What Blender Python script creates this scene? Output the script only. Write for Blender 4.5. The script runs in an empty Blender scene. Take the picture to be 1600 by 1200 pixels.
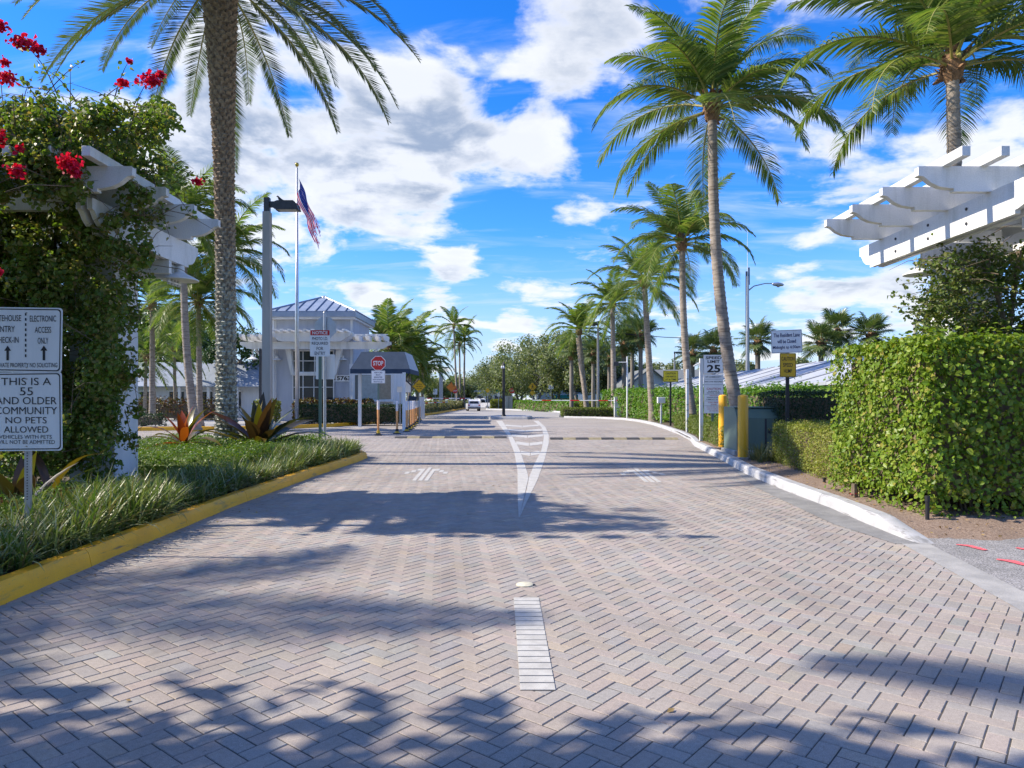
import bpy, math, random
import numpy as np
from mathutils import Vector, Matrix

SC = bpy.context.scene
COL = SC.collection
R = math.radians
F, HZ, CH = 1110.0, 625.0, 1.6          # focal length and horizon of the photograph (1600 px wide), eye height

# ------------------------------------------------------------------ camera
cam_d = bpy.data.cameras.new('camera')
cam = bpy.data.objects.new('camera', cam_d)
COL.objects.link(cam)
cam.location = (0, 0, CH)
cam.rotation_euler = (R(90), 0, 0)
cam_d.sensor_width = 36.0
cam_d.lens = 36.0 * F / 1600.0
cam_d.shift_y = (HZ - 600.0) / 1600.0
cam_d.clip_start = 0.05
cam_d.clip_end = 3000
SC.camera = cam

# ------------------------------------------------------------------ light
SUN_EL, SUN_OFF = 40.0, 2.5             # sun high on the left, a touch beyond the road's cross line
SUN = Vector((-math.cos(R(SUN_EL)) * math.cos(R(SUN_OFF)), math.cos(R(SUN_EL)) * math.sin(R(SUN_OFF)), math.sin(R(SUN_EL))))
sun_d = bpy.data.lights.new('sun', 'SUN')
sun_d.energy = 4.7
sun_d.angle = R(0.6)
sun_d.color = (1.0, 0.90, 0.76)
sun = bpy.data.objects.new('sun', sun_d)
COL.objects.link(sun)
sun.rotation_euler = SUN.to_track_quat('Z', 'Y').to_euler()
sun.location = (-30, 0, 40)

SC.view_settings.view_transform = 'Standard'
SC.view_settings.look = 'None'
SC.view_settings.exposure = 0.82
SC.view_settings.gamma = 1.0
SC.view_settings.use_curve_mapping = False
SC.render.engine = 'CYCLES'
SC.cycles.use_denoising = True
SC.cycles.max_bounces = 6
SC.cycles.diffuse_bounces = 3
SC.cycles.glossy_bounces = 2
SC.cycles.transmission_bounces = 4
SC.cycles.transparent_max_bounces = 6
SC.cycles.caustics_reflective = False
SC.cycles.caustics_refractive = False


def node(nt, typ, ins=None, **props):
    n = nt.nodes.new(typ)
    for k, v in props.items():
        setattr(n, k, v)
    for k, v in (ins or {}).items():
        s = n.inputs[k]
        if hasattr(v, 'links'):
            nt.links.new(v, s)
        else:
            s.default_value = v
    return n


def mth(nt, op, a, b=None, c=None, clamp=False):
    n = nt.nodes.new('ShaderNodeMath')
    n.operation = op
    n.use_clamp = clamp
    for i, v in enumerate((a, b, c)):
        if v is None:
            continue
        if hasattr(v, 'links'):
            nt.links.new(v, n.inputs[i])
        else:
            n.inputs[i].default_value = v
    return n.outputs[0]


def mixc(nt, fac, a, b, blend='MIX'):
    n = nt.nodes.new('ShaderNodeMix')
    n.data_type = 'RGBA'
    n.blend_type = blend
    for i, v in ((0, fac), (6, a), (7, b)):
        if hasattr(v, 'links'):
            nt.links.new(v, n.inputs[i])
        else:
            n.inputs[i].default_value = v if i == 0 else (tuple(v) + (1.0,) if len(v) == 3 else v)
    return n.outputs[2]


def smooth(nt, v, lo, hi, a=0.0, b=1.0):
    n = node(nt, 'ShaderNodeMapRange', {0: v, 1: lo, 2: hi, 3: a, 4: b}, interpolation_type='SMOOTHSTEP')
    return n.outputs[0]


# ------------------------------------------------------------------ sky: physical sky with broken cumulus
world = bpy.data.worlds.new('World')
SC.world = world
world.use_nodes = True
wt = world.node_tree
wt.nodes.clear()
sky = node(wt, 'ShaderNodeTexSky', sky_type='NISHITA', sun_disc=False, sun_elevation=R(SUN_EL),
           sun_rotation=R(-90 + SUN_OFF), altitude=0.0, air_density=1.0, dust_density=0.25, ozone_density=4.0)
sky_c = node(wt, 'ShaderNodeHueSaturation', {'Saturation': 1.34, 'Value': 1.0, 'Color': sky.outputs[0]}).outputs[0]
sky_c = mixc(wt, 1.0, sky_c, (0.086, 0.112, 0.158), 'MULTIPLY')
gen = node(wt, 'ShaderNodeTexCoord').outputs['Generated']
dirn = node(wt, 'ShaderNodeVectorMath', {0: gen}, operation='NORMALIZE').outputs[0]
sep = node(wt, 'ShaderNodeSeparateXYZ', {0: dirn})
zz = mth(wt, 'MAXIMUM', sep.outputs[2], 0.0)
den = mth(wt, 'ADD', zz, 0.16)
qx = mth(wt, 'DIVIDE', sep.outputs[0], den)
qy = mth(wt, 'DIVIDE', sep.outputs[1], den)
q = node(wt, 'ShaderNodeCombineXYZ', {0: qx, 1: qy, 2: 0.0}).outputs[0]


def cloud_noise(vec):
    a = node(wt, 'ShaderNodeTexNoise', {'Vector': vec, 'Scale': 2.5, 'Detail': 12.0, 'Roughness': 0.58, 'Distortion': 0.25}).outputs[0]
    return a


def pix_dir(x, y):
    return Vector(((x - 800) / F, 1.0, (HZ - y) / F)).normalized()


off = node(wt, 'ShaderNodeVectorMath', {0: dirn, 1: (-0.045, 0.0, 0.055)}, operation='ADD').outputs[0]
n1 = cloud_noise(q)
sub = node(wt, 'ShaderNodeSeparateXYZ', {0: off})
den2 = mth(wt, 'ADD', mth(wt, 'MAXIMUM', sub.outputs[2], 0.0), 0.16)
q2 = node(wt, 'ShaderNodeCombineXYZ', {0: mth(wt, 'DIVIDE', sub.outputs[0], den2), 1: mth(wt, 'DIVIDE', sub.outputs[1], den2), 2: 0.0}).outputs[0]
n2 = cloud_noise(q2)
# cloud banks: (pixel x, pixel y, radius px, weight)
BANKS = [(420, 210, 200, .24), (640, 190, 200, .28), (560, 290, 170, .20), (830, 270, 120, .24), (300, 250, 180, .20), (720, 250, 140, .2),
         (910, 70, 150, .20), (860, 150, 90, .10), (120, 170, 140, .16), (700, 452, 85, .22), (800, 500, 80, .16), (575, 465, 60, .18), (1185, 248, 50, .22),
         (1490, 225, 90, .16), (1340, 295, 80, .15), (1310, 185, 70, .15), (1570, 130, 80, .15), (1380, 480, 130, .16), (1450, 440, 90, .14), (1330, 60, 200, -.10), (1420, 350, 110, -.08), (1560, 40, 120, -.1), (1230, 500, 120, .12), (960, 40, 130, .14),
         (150, 40, 150, -.18), (730, 40, 90, -.24), (1180, 380, 110, -.14), (800, 370, 140, -.14), (980, 290, 90, -.16), (1110, 200, 120, -.10), (620, 30, 100, -.10),
         (1270, 300, 60, -.08)]


def banks(vec):
    tot = None
    for x, y, r, w in BANKS:
        c = pix_dir(x, y)
        d = node(wt, 'ShaderNodeVectorMath', {0: vec, 1: tuple(c)}, operation='DISTANCE').outputs['Value']
        b = smooth(wt, d, 0.0, r / F, w, 0.0)
        tot = b if tot is None else mth(wt, 'ADD', tot, b)
    return tot


bk = banks(dirn)
dens = mth(wt, 'ADD', mth(wt, 'MULTIPLY_ADD', n1, 1.5, -0.25), bk)
fine = node(wt, 'ShaderNodeTexNoise', {'Vector': dirn, 'Scale': 12.0, 'Detail': 9.0, 'Roughness': 0.55, 'Distortion': 0.2}).outputs[0]
fine2 = node(wt, 'ShaderNodeTexNoise', {'Vector': off, 'Scale': 12.0, 'Detail': 9.0, 'Roughness': 0.55, 'Distortion': 0.2}).outputs[0]
dens = mth(wt, 'ADD', dens, mth(wt, 'MULTIPLY', mth(wt, 'SUBTRACT', fine, 0.5), 0.30))
alpha = smooth(wt, dens, 0.52, 0.72)
# thin streaks of cirrus
wv = node(wt, 'ShaderNodeMapping', {'Vector': q, 'Scale': (0.9, 3.4, 1.0), 'Rotation': (0, 0, R(12))}).outputs[0]
cir = node(wt, 'ShaderNodeTexNoise', {'Vector': wv, 'Scale': 1.6, 'Detail': 7.0, 'Roughness': 0.6, 'Distortion': 0.6}).outputs[0]
cir_a = mth(wt, 'MULTIPLY', smooth(wt, cir, 0.46, 0.78), 0.55)
lit = smooth(wt, mth(wt, 'ADD', mth(wt, 'SUBTRACT', n1, n2), mth(wt, 'MULTIPLY', mth(wt, 'SUBTRACT', fine, fine2), 0.35)), -0.10, 0.12)
thick = smooth(wt, dens, 0.60, 0.86)
body = mth(wt, 'MULTIPLY', thick, mth(wt, 'SUBTRACT', 1.0, mth(wt, 'MULTIPLY', lit, 0.85)))
cl_c = mixc(wt, body, (0.60, 0.61, 0.63), (0.215, 0.265, 0.35))
haze_f = smooth(wt, sep.outputs[2], 0.0, 0.24, 0.75, 0.0)
base = mixc(wt, haze_f, sky_c, (0.36, 0.42, 0.52))
base = mixc(wt, cir_a, base, (0.45, 0.52, 0.60))
fin = mixc(wt, mth(wt, 'MULTIPLY', alpha, 0.93), base, cl_c)
bg = node(wt, 'ShaderNodeBackground', {'Color': fin, 'Strength': 1.0})
wo = node(wt, 'ShaderNodeOutputWorld', {'Surface': bg.outputs[0]})

# ------------------------------------------------------------------ helpers
def P(x, y, Y):
    """point seen at pixel x, y of the photograph at depth Y"""
    return Vector(((x - 800) / F * Y, Y, CH + (HZ - y) / F * Y))


def G(x, y, z=0.0):
    """ground point (height z) seen at pixel x, y"""
    Y = (CH - z) * F / (y - HZ)
    return Vector(((x - 800) / F * Y, Y, z))


def thing(name, label, cat, loc=(0, 0, 0), group=None, rotz=0.0, kind=None):
    o = bpy.data.objects.new(name, None)
    o.empty_display_size = 0.2
    COL.objects.link(o)
    o.location = loc
    o.rotation_euler = (0, 0, rotz)
    tag(o, label, cat, group, kind)
    return o


def tag(o, label=None, cat=None, group=None, kind=None):
    if label: o['label'] = label
    if cat: o['category'] = cat
    if group: o['group'] = group
    if kind: o['kind'] = kind
    return o


def link(name, me, parent=None, loc=(0, 0, 0), rot=(0, 0, 0), scale=None):
    o = bpy.data.objects.new(name, me)
    COL.objects.link(o)
    o.location = loc
    o.rotation_euler = rot
    if scale is not None:
        o.scale = (scale,) * 3 if not hasattr(scale, '__len__') else scale
    if parent is not None:
        o.parent = parent
    return o


class MB:
    """collects shapes for one mesh object"""
    def __init__(s):
        s.v, s.f, s.m = [], [], []

    def add(s, vs, fs, mi=0):
        b = len(s.v)
        s.v += [tuple(p) for p in vs]
        for f in fs:
            s.f.append(tuple(i + b for i in f))
            s.m.append(mi)
        return s

    def box(s, c, d, rz=0.0, mi=0, rx=0.0, ry=0.0):
        hx, hy, hz = d[0] / 2, d[1] / 2, d[2] / 2
        M = Matrix.Rotation(rz, 3, 'Z') @ Matrix.Rotation(ry, 3, 'Y') @ Matrix.Rotation(rx, 3, 'X')
        c = Vector(c)
        vs = [c + M @ Vector((x, y, z)) for x in (-hx, hx) for y in (-hy, hy) for z in (-hz, hz)]
        return s.add(vs, [(0, 1, 3, 2), (4, 6, 7, 5), (0, 4, 5, 1), (2, 3, 7, 6), (0, 2, 6, 4), (1, 5, 7, 3)], mi)

    def span(s, x0, x1, y0, y1, z0, z1, mi=0):
        return s.box(((x0 + x1) / 2, (y0 + y1) / 2, (z0 + z1) / 2), (abs(x1 - x0), abs(y1 - y0), abs(z1 - z0)), mi=mi)

    def prism(s, poly, axis, a0, a1, mi=0):
        """polygon (2D) extruded along axis: 'x' -> poly in (y,z), 'y' -> (x,z), 'z' -> (x,y)"""
        def p3(p, a):
            return {'x': (a, p[0], p[1]), 'y': (p[0], a, p[1]), 'z': (p[0], p[1], a)}[axis]
        n = len(poly)
        vs = [p3(p, a0) for p in poly] + [p3(p, a1) for p in poly]
        fs = [tuple(range(n)), tuple(range(2 * n - 1, n - 1, -1))]
        fs += [(i, (i + 1) % n, n + (i + 1) % n, n + i) for i in range(n)]
        return s.add(vs, fs, mi)

    def tube(s, pts, rad, n=8, mi=0, cap=True):
        pts = [Vector(p) for p in pts]
        k = len(pts)
        if not hasattr(rad, '__len__'):
            rad = [rad] * k
        vs, fs = [], []
        up = Vector((0, 0, 1))
        t0 = (pts[1] - pts[0]).normalized()
        a = t0.cross(up if abs(t0.z) < 0.95 else Vector((1, 0, 0))).normalized()
        for i in range(k):
            t = (pts[min(i + 1, k - 1)] - pts[max(i - 1, 0)]).normalized()
            a = (a - t * a.dot(t)).normalized()
            b = t.cross(a)
            for j in range(n):
                w = 2 * math.pi * j / n
                vs.append(pts[i] + (a * math.cos(w) + b * math.sin(w)) * rad[i])
        for i in range(k - 1):
            for j in range(n):
                fs.append((i * n + j, i * n + (j + 1) % n, (i + 1) * n + (j + 1) % n, (i + 1) * n + j))
        if cap:
            fs.append(tuple(range(n - 1, -1, -1)))
            fs.append(tuple((k - 1) * n + j for j in range(n)))
        return s.add(vs, fs, mi)

    def lathe(s, prof, c=(0, 0, 0), n=16, mi=0):
        """profile of (radius, z)"""
        return s.tube([(c[0], c[1], c[2] + z + 1e-5 * i) for i, (r, z) in enumerate(prof)], [max(r, 1e-4) for r, z in prof], n, mi)

    def build(s, name, mat, parent=None, smooth=False, bev=0.0, loc=(0, 0, 0), world_of=None, kind=None):
        me = bpy.data.meshes.new(name)
        v = np.array(s.v, float).reshape(-1, 3)
        if world_of is not None:
            v = v - np.array(world_of.location)
        me.from_pydata([tuple(p) for p in v], [], s.f)
        mats = mat if isinstance(mat, (list, tuple)) else [mat]
        for m in mats:
            me.materials.append(m)
        if len(mats) > 1:
            me.polygons.foreach_set('material_index', s.m)
        if smooth:
            me.polygons.foreach_set('use_smooth', [True] * len(me.polygons))
            if smooth != 2:
                me.set_sharp_from_angle(angle=R(40))
        me.update()
        o = link(name, me, parent, loc)
        if kind: o['kind'] = kind
        if bev:
            b = o.modifiers.new('bevel', 'BEVEL')
            b.width = bev
            b.segments = 2
            b.limit_method = 'ANGLE'
            b.angle_limit = R(35)
            b.harden_normals = False
        return o


def np_mesh(name, V, faces, mats, mi=None, col=None, smooth=False):
    """fast mesh from numpy verts and equal-length faces arrays (list of (k,n) int arrays)"""
    me = bpy.data.meshes.new(name)
    V = np.asarray(V, np.float32).reshape(-1, 3)
    me.vertices.add(len(V))
    me.vertices.foreach_set('co', V.ravel())
    loops = np.concatenate([f.ravel() for f in faces]).astype(np.int32)
    tot = np.concatenate([np.full(len(f), f.shape[1], np.int32) for f in faces])
    start = np.concatenate([[0], np.cumsum(tot)[:-1]]).astype(np.int32)
    me.loops.add(len(loops))
    me.loops.foreach_set('vertex_index', loops)
    me.polygons.add(len(tot))
    me.polygons.foreach_set('loop_start', start)
    me.polygons.foreach_set('loop_total', tot)
    for m in (mats if isinstance(mats, (list, tuple)) else [mats]):
        me.materials.append(m)
    if mi is not None:
        me.polygons.foreach_set('material_index', np.asarray(mi, np.int32))
    me.polygons.foreach_set('use_smooth', np.full(len(tot), bool(smooth)))
    me.update(calc_edges=True)
    if col is not None:
        a = me.color_attributes.new('tint', 'FLOAT_COLOR', 'POINT')
        a.data.foreach_set('color', np.asarray(col, np.float32).ravel())
    return me


def unit(a):
    return a / np.maximum(np.linalg.norm(a, axis=-1, keepdims=True), 1e-9)


def leaves(name, C, N, size, mat, aspect=0.55, parent=None, rng=None, oval=False, fold=0.12, kind=None, hang=0.0):
    """many leaf blades: centres C, facing N, length size; oval leaves have six corners"""
    rng = rng or np.random.default_rng(1)
    C = np.asarray(C, float)
    n = len(C)
    N = unit(np.asarray(N, float))
    size = np.broadcast_to(np.asarray(size, float), (n,))[:, None]
    r = rng.normal(size=(n, 3))
    r[:, 2] -= hang
    t = unit(r - N * np.sum(r * N, 1, keepdims=True))
    b = np.cross(N, t)
    L, W = size * 0.5, size * aspect * 0.5
    if oval:
        V = np.stack([C - t * L, C - t * L * .35 + b * W * .85 + N * W * fold * 2, C + t * L * .45 + b * W + N * W * fold * 2, C + t * L,
                      C + t * L * .45 - b * W + N * W * fold * 2, C - t * L * .35 - b * W * .85 + N * W * fold * 2], 1).reshape(-1, 3)
        i = np.arange(n)[:, None] * 6
        fs = [np.concatenate([i + np.array([[0, 1, 2, 3]]), i + np.array([[0, 3, 4, 5]])], 0)]
    else:
        V = np.stack([C - t * L, C + b * W + N * W * fold * 2, C + t * L, C - b * W + N * W * fold * 2], 1).reshape(-1, 3)
        i = np.arange(n)[:, None] * 4
        fs = [np.concatenate([i + np.array([[0, 1, 2]]), i + np.array([[0, 2, 3]])], 0)]
    o = link(name, np_mesh(name, V, fs, mat), parent)
    if kind: o['kind'] = kind
    return o


# ------------------------------------------------------------------ materials
MATS = {}


def new_mat(name):
    m = bpy.data.materials.new(name)
    m.use_nodes = True
    m.node_tree.nodes.clear()
    MATS[name] = m
    return m, m.node_tree


def out(nt, sh):
    node(nt, 'ShaderNodeOutputMaterial', {'Surface': sh})


def solid(name, c, c2=None, rough=0.6, scale=6.0, bump=0.0, bscale=60.0, metal=0.0, streak=False, fine=0.0, spec=0.5, amount=(0.35, 0.65)):
    """painted / cast surface: two tones in soft patches, optional rain streaks, fine grain and relief"""
    m, nt = new_mat(name)
    co = node(nt, 'ShaderNodeTexCoord').outputs['Object']
    c2 = c2 or tuple(x * 0.8 for x in c)
    v = co
    if streak:
        v = node(nt, 'ShaderNodeMapping', {'Vector': co, 'Scale': (1.0, 1.0, 0.12)}).outputs[0]
    nz = node(nt, 'ShaderNodeTexNoise', {'Vector': v, 'Scale': scale, 'Detail': 6.0, 'Roughness': 0.65}).outputs[0]
    fac = smooth(nt, nz, amount[0], amount[1])
    colr = mixc(nt, fac, c, c2)
    if fine:
        g = node(nt, 'ShaderNodeTexNoise', {'Vector': co, 'Scale': bscale * 2, 'Detail': 3.0}).outputs[0]
        gf = smooth(nt, g, 0.3, 0.7, 1 - fine, 1 + fine)
        colr = mixc(nt, 1.0, colr, node(nt, 'ShaderNodeCombineXYZ', {0: gf, 1: gf, 2: gf}).outputs[0], 'MULTIPLY')
    ins = {'Base Color': colr, 'Roughness': rough, 'Metallic': metal, 'Specular IOR Level': spec}
    p = node(nt, 'ShaderNodeBsdfPrincipled', ins)
    if bump:
        bz = node(nt, 'ShaderNodeTexNoise', {'Vector': co, 'Scale': bscale, 'Detail': 5.0}).outputs[0]
        bn = node(nt, 'ShaderNodeBump', {'Height': bz, 'Strength': bump, 'Distance': 0.01})
        nt.links.new(bn.outputs[0], p.inputs['Normal'])
    out(nt, p.outputs[0])
    return m


def leafmat(name, cols, trans=0.3, rough=0.45, spec=0.35, patch=0.0):
    """foliage: every blade takes its own tone from cols, light passes through"""
    m, nt = new_mat(name)
    geo = node(nt, 'ShaderNodeNewGeometry')
    oi = node(nt, 'ShaderNodeObjectInfo')
    rnd = mth(nt, 'FRACT', mth(nt, 'ADD', geo.outputs['Random Per Island'], oi.outputs['Random']))
    ramp = nt.nodes.new('ShaderNodeValToRGB')
    e = ramp.color_ramp.elements
    k = len(cols)
    while len(e) < k:
        e.new(0.5)
    for i, c in enumerate(cols):
        e[i].position = i / max(k - 1, 1)
        e[i].color = tuple(c) + (1.0,)
    nt.links.new(rnd, ramp.inputs[0])
    colr = ramp.outputs[0]
    p = node(nt, 'ShaderNodeBsdfPrincipled', {'Base Color': colr, 'Roughness': rough, 'Specular IOR Level': spec})
    tc = mixc(nt, 1.0, colr, (1.25, 1.35, 0.55), 'MULTIPLY')
    t = node(nt, 'ShaderNodeBsdfTranslucent', {'Color': tc})
    mx = node(nt, 'ShaderNodeMixShader', {0: trans, 1: p.outputs[0], 2: t.outputs[0]})
    out(nt, mx.outputs[0])
    return m


M = MATS
solid('white_paint', (.74, .74, .73), (.62, .63, .62), rough=.5, scale=3, streak=True, bump=.05)
solid('white_wood', (.70, .70, .68), (.50, .505, .47), rough=.55, scale=3.5, bump=.15, bscale=30, fine=.06, streak=True, amount=(.45, .78))
solid('kerb_yellow', (.85, .43, .010), (.74, .36, .012), rough=.55, scale=4, bump=.25, bscale=45, fine=.10, amount=(.4, .75))
solid('kerb_white', (.45, .45, .445), (.36, .36, .355), rough=.6, scale=3.5, bump=.25, bscale=45, fine=.07)
solid('bollard_yellow', (.80, .42, .012), (.72, .36, .012), rough=.4, scale=4, streak=True)
solid('concrete', (.36, .35, .33), (.27, .265, .255), rough=.85, scale=3, bump=.3, bscale=70, fine=.1)
solid('gutter', (.24, .235, .225), (.17, .168, .165), rough=.9, scale=2.5, bump=.3, bscale=70, fine=.12)
solid('asphalt', (.27, .26, .255), (.20, .195, .19), rough=.9, scale=2.0, bump=.6, bscale=45, fine=.6)
solid('far_road', (.32, .305, .29), (.27, .26, .25), rough=.9, scale=.35, bump=.1, fine=.06)
solid('grout', (.075, .068, .06), (.055, .05, .046), rough=.95, scale=8, bump=.3)
solid('inlay', (.47, .46, .43), (.38, .37, .345), rough=.8, scale=7, bump=.2, bscale=90, fine=.10)
solid('mulch', (.17, .115, .08), (.27, .20, .15), rough=.95, scale=30, bump=1.0, bscale=55, fine=.35)
solid('soil', (.07, .055, .04), (.12, .09, .06), rough=.95, scale=18, bump=1.0, bscale=45, fine=.3)
solid('lawn', (.07, .10, .03), (.10, .12, .045), rough=.95, scale=.6, bump=.5, fine=.2)
solid('pole_concrete', (.40, .385, .36), (.32, .31, .29), rough=.85, scale=3, streak=True, bump=.15)
solid('galv', (.42, .43, .44), (.33, .34, .35), rough=.42, scale=9, metal=.7)
solid('alu', (.60, .61, .62), (.50, .51, .52), rough=.35, scale=4, metal=.8)
solid('dark_metal', (.045, .045, .05), (.03, .03, .033), rough=.45, scale=8)
solid('black', (.012, .012, .013), (.018, .018, .018), rough=.5, scale=8)
solid('gold', (.62, .42, .08), rough=.25, metal=.9)
solid('sign_white', (.86, .86, .85), (.76, .765, .76), rough=.38, scale=2.5, streak=True)
solid('sign_red', (.55, .015, .012), (.47, .014, .012), rough=.4)
solid('sign_yellow', (.75, .44, .008), (.68, .39, .01), rough=.4)
solid('sign_gold', (.78, .60, .015), (.7, .53, .015), rough=.4)
solid('sign_orange', (.74, .20, .012), (.66, .17, .012), rough=.4)
solid('sign_green', (.01, .20, .10), rough=.4)
solid('ink', (.014, .014, .016), rough=.6)
solid('ink_red', (.45, .03, .03), rough=.6)
solid('ink_blue', (.02, .03, .12), rough=.6)
solid('print_white', (.78, .78, .78), rough=.5)
solid('stucco_grey', (.43, .46, .52), (.37, .40, .46), rough=.85, scale=2, bump=.3, bscale=50, streak=True)
solid('stucco_white', (.68, .69, .70), (.58, .60, .61), rough=.85, scale=2, bump=.3, bscale=50, streak=True)
solid('roof_metal', (.31, .36, .43), (.25, .30, .37), rough=.42, scale=1.5, metal=.25)
solid('roof_white', (.40, .42, .45), (.33, .35, .38), rough=.6, scale=.8)
solid('roof_grey', (.15, .165, .165), (.12, .13, .13), rough=.85, scale=3, bump=.3)
solid('roof_blue', (.28, .32, .38), (.22, .26, .32), rough=.5, scale=2)
solid('awning', (.048, .070, .108), (.040, .060, .095), rough=.85, scale=3, bump=.1, spec=.15)
solid('wall_dark', (.10, .105, .115), (.075, .08, .09), rough=.8, scale=1.5, streak=True)
solid('shade_tan', (.38, .33, .24), rough=.8)
solid('curtain', (.42, .46, .44), rough=.7)
solid('tube_orange', (.78, .36, .12), (.70, .30, .10), rough=.4, scale=6, streak=True)
solid('tube_white', (.74, .70, .70), rough=.4)
solid('rubber', (.03, .03, .03), (.05, .05, .05), rough=.8, fine=.15)
solid('faded_yellow', (.30, .255, .14), (.20, .17, .10), rough=.8, fine=.15)
solid('trans_green', (.13, .19, .15), (.11, .165, .13), rough=.5, scale=2, streak=True)
solid('teal', (.02, .25, .22), rough=.5)
solid('car_white', (.72, .72, .73), rough=.2, scale=2)
solid('car_grey', (.25, .26, .28), rough=.2, metal=.4)
solid('car_dark', (.03, .035, .045), rough=.2)
solid('car_blue', (.03, .06, .14), rough=.2)
solid('tyre', (.02, .02, .02), rough=.85)
solid('red_plastic', (.5, .012, .014), rough=.35)
solid('cream_plastic', (.66, .62, .45), (.5, .47, .36), rough=.6, scale=25)
solid('spray_red', (.72, .10, .13), (.60, .14, .15), rough=.8, scale=20)
def cloth(name, c):
    m, nt = new_mat(name)
    p = node(nt, 'ShaderNodeBsdfPrincipled', {'Base Color': tuple(c) + (1,), 'Roughness': .85, 'Specular IOR Level': .2})
    t = node(nt, 'ShaderNodeBsdfTranslucent', {'Color': tuple(c) + (1,)})
    out(nt, node(nt, 'ShaderNodeMixShader', {0: .5, 1: p.outputs[0], 2: t.outputs[0]}).outputs[0])


cloth('cloth_red', (.75, .02, .07))
cloth('cloth_white', (.82, .78, .82))
cloth('cloth_blue', (.04, .06, .27))
solid('bird_black', (.012, .013, .02), rough=.35)
solid('bark', (.17, .135, .10), (.10, .08, .06), rough=.9, scale=9, bump=.8, bscale=25, streak=True)
solid('bark_pale', (.26, .235, .20), (.17, .15, .125), rough=.9, scale=6, bump=.6, bscale=25, streak=True)
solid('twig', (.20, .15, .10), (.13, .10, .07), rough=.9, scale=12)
solid('fibre', (.27, .155, .075), (.15, .085, .045), rough=.95, scale=14, bump=.9, bscale=40)
solid('rachis', (.24, .27, .05), (.33, .28, .08), rough=.5, scale=3)
solid('wire', (.02, .02, .02), rough=.6)

leafmat('leaf_coconut', [(.075, .13, .028), (.105, .17, .034), (.145, .205, .042), (.23, .25, .08), (.10, .165, .034), (.07, .12, .028)], trans=.42, rough=.45, spec=.3)
leafmat('leaf_date', [(.065, .105, .05), (.095, .14, .065), (.12, .16, .08), (.075, .115, .05)], trans=.25, rough=.45, spec=.35)
leafmat('leaf_sabal', [(.055, .10, .03), (.085, .135, .042), (.11, .155, .05), (.15, .165, .065)], trans=.25, rough=.4, spec=.5)
leafmat('leaf_oak', [(.13, .17, .065), (.165, .20, .085), (.195, .22, .105), (.145, .18, .07), (.22, .225, .12)], trans=.35)
leafmat('leaf_ficus', [(.014, .045, .008), (.025, .065, .012), (.035, .085, .015), (.05, .10, .018)], trans=.22)
leafmat('leaf_bright', [(.05, .14, .010), (.085, .20, .013), (.125, .25, .018), (.18, .28, .03)], trans=.35)
leafmat('leaf_clusia', [(.09, .17, .014), (.14, .23, .017), (.19, .275, .024), (.25, .32, .035), (.11, .19, .016), (.16, .25, .02), (.13, .21, .018), (.34, .30, .06)], trans=.32, rough=.42, spec=.3)
leafmat('leaf_hedge_yellow', [(.15, .20, .02), (.22, .26, .028), (.29, .31, .045), (.20, .22, .03), (.13, .18, .02), (.34, .33, .08), (.18, .13, .05)], trans=.3)
leafmat('leaf_hedge_low', [(.085, .13, .018), (.12, .165, .022), (.155, .185, .03), (.07, .115, .018)], trans=.28)
leafmat('leaf_hedge_dark', [(.012, .034, .008), (.02, .05, .01), (.03, .062, .012)], trans=.2)
leafmat('leaf_cover', [(.065, .13, .012), (.10, .18, .017), (.145, .215, .024), (.075, .145, .014), (.18, .21, .03)], trans=.3)
leafmat('leaf_croton', [(.10, .12, .015), (.16, .13, .012), (.17, .06, .015), (.09, .035, .018), (.07, .09, .015)], trans=.25)
leafmat('leaf_vine', [(.07, .12, .02), (.105, .17, .026), (.14, .22, .032), (.18, .21, .045), (.25, .22, .08), (.08, .135, .022), (.12, .19, .028), (.20, .25, .045), (.28, .19, .09)], trans=.42)
leafmat('leaf_vine_r', [(.07, .115, .02), (.10, .15, .025), (.13, .18, .03), (.17, .17, .05), (.085, .13, .022)], trans=.35)
leafmat('leaf_grass', [(.065, .13, .02), (.09, .165, .025), (.22, .17, .08), (.11, .17, .03), (.15, .20, .05), (.28, .31, .15), (.08, .14, .022), (.38, .40, .25)], trans=.25, rough=.4)
leafmat('leaf_pale_shrub', [(.14, .15, .05), (.20, .20, .08), (.25, .23, .11), (.10, .12, .04)], trans=.25)
leafmat('bract', [(.62, .008, .05), (.70, .012, .09), (.50, .006, .03)], trans=.35, rough=.6)
leafmat('leaf_dry', [(.30, .20, .07), (.24, .14, .06), (.38, .29, .10), (.18, .10, .05)], trans=.1)
leafmat('ti_red', [(.20, .035, .012), (.30, .06, .012), (.24, .09, .012)], trans=.3, rough=.3, spec=.5)
leafmat('ti_green', [(.11, .095, .014), (.16, .10, .015), (.085, .10, .014)], trans=.25, rough=.3, spec=.5)
leafmat('ti_dark', [(.030, .026, .014), (.055, .030, .018), (.045, .05, .014), (.09, .03, .02)], trans=.2, rough=.28, spec=.55)


def glass(name, c, rough=.06):
    m, nt = new_mat(name)
    p = node(nt, 'ShaderNodeBsdfPrincipled', {'Base Color': tuple(c) + (1,), 'Roughness': rough, 'Specular IOR Level': .3})
    out(nt, p.outputs[0])


glass('glass_dark', (.02, .025, .03))
glass('glass_mid', (.10, .12, .13))
glass('lamp_glass', (.35, .36, .33), .2)


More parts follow.
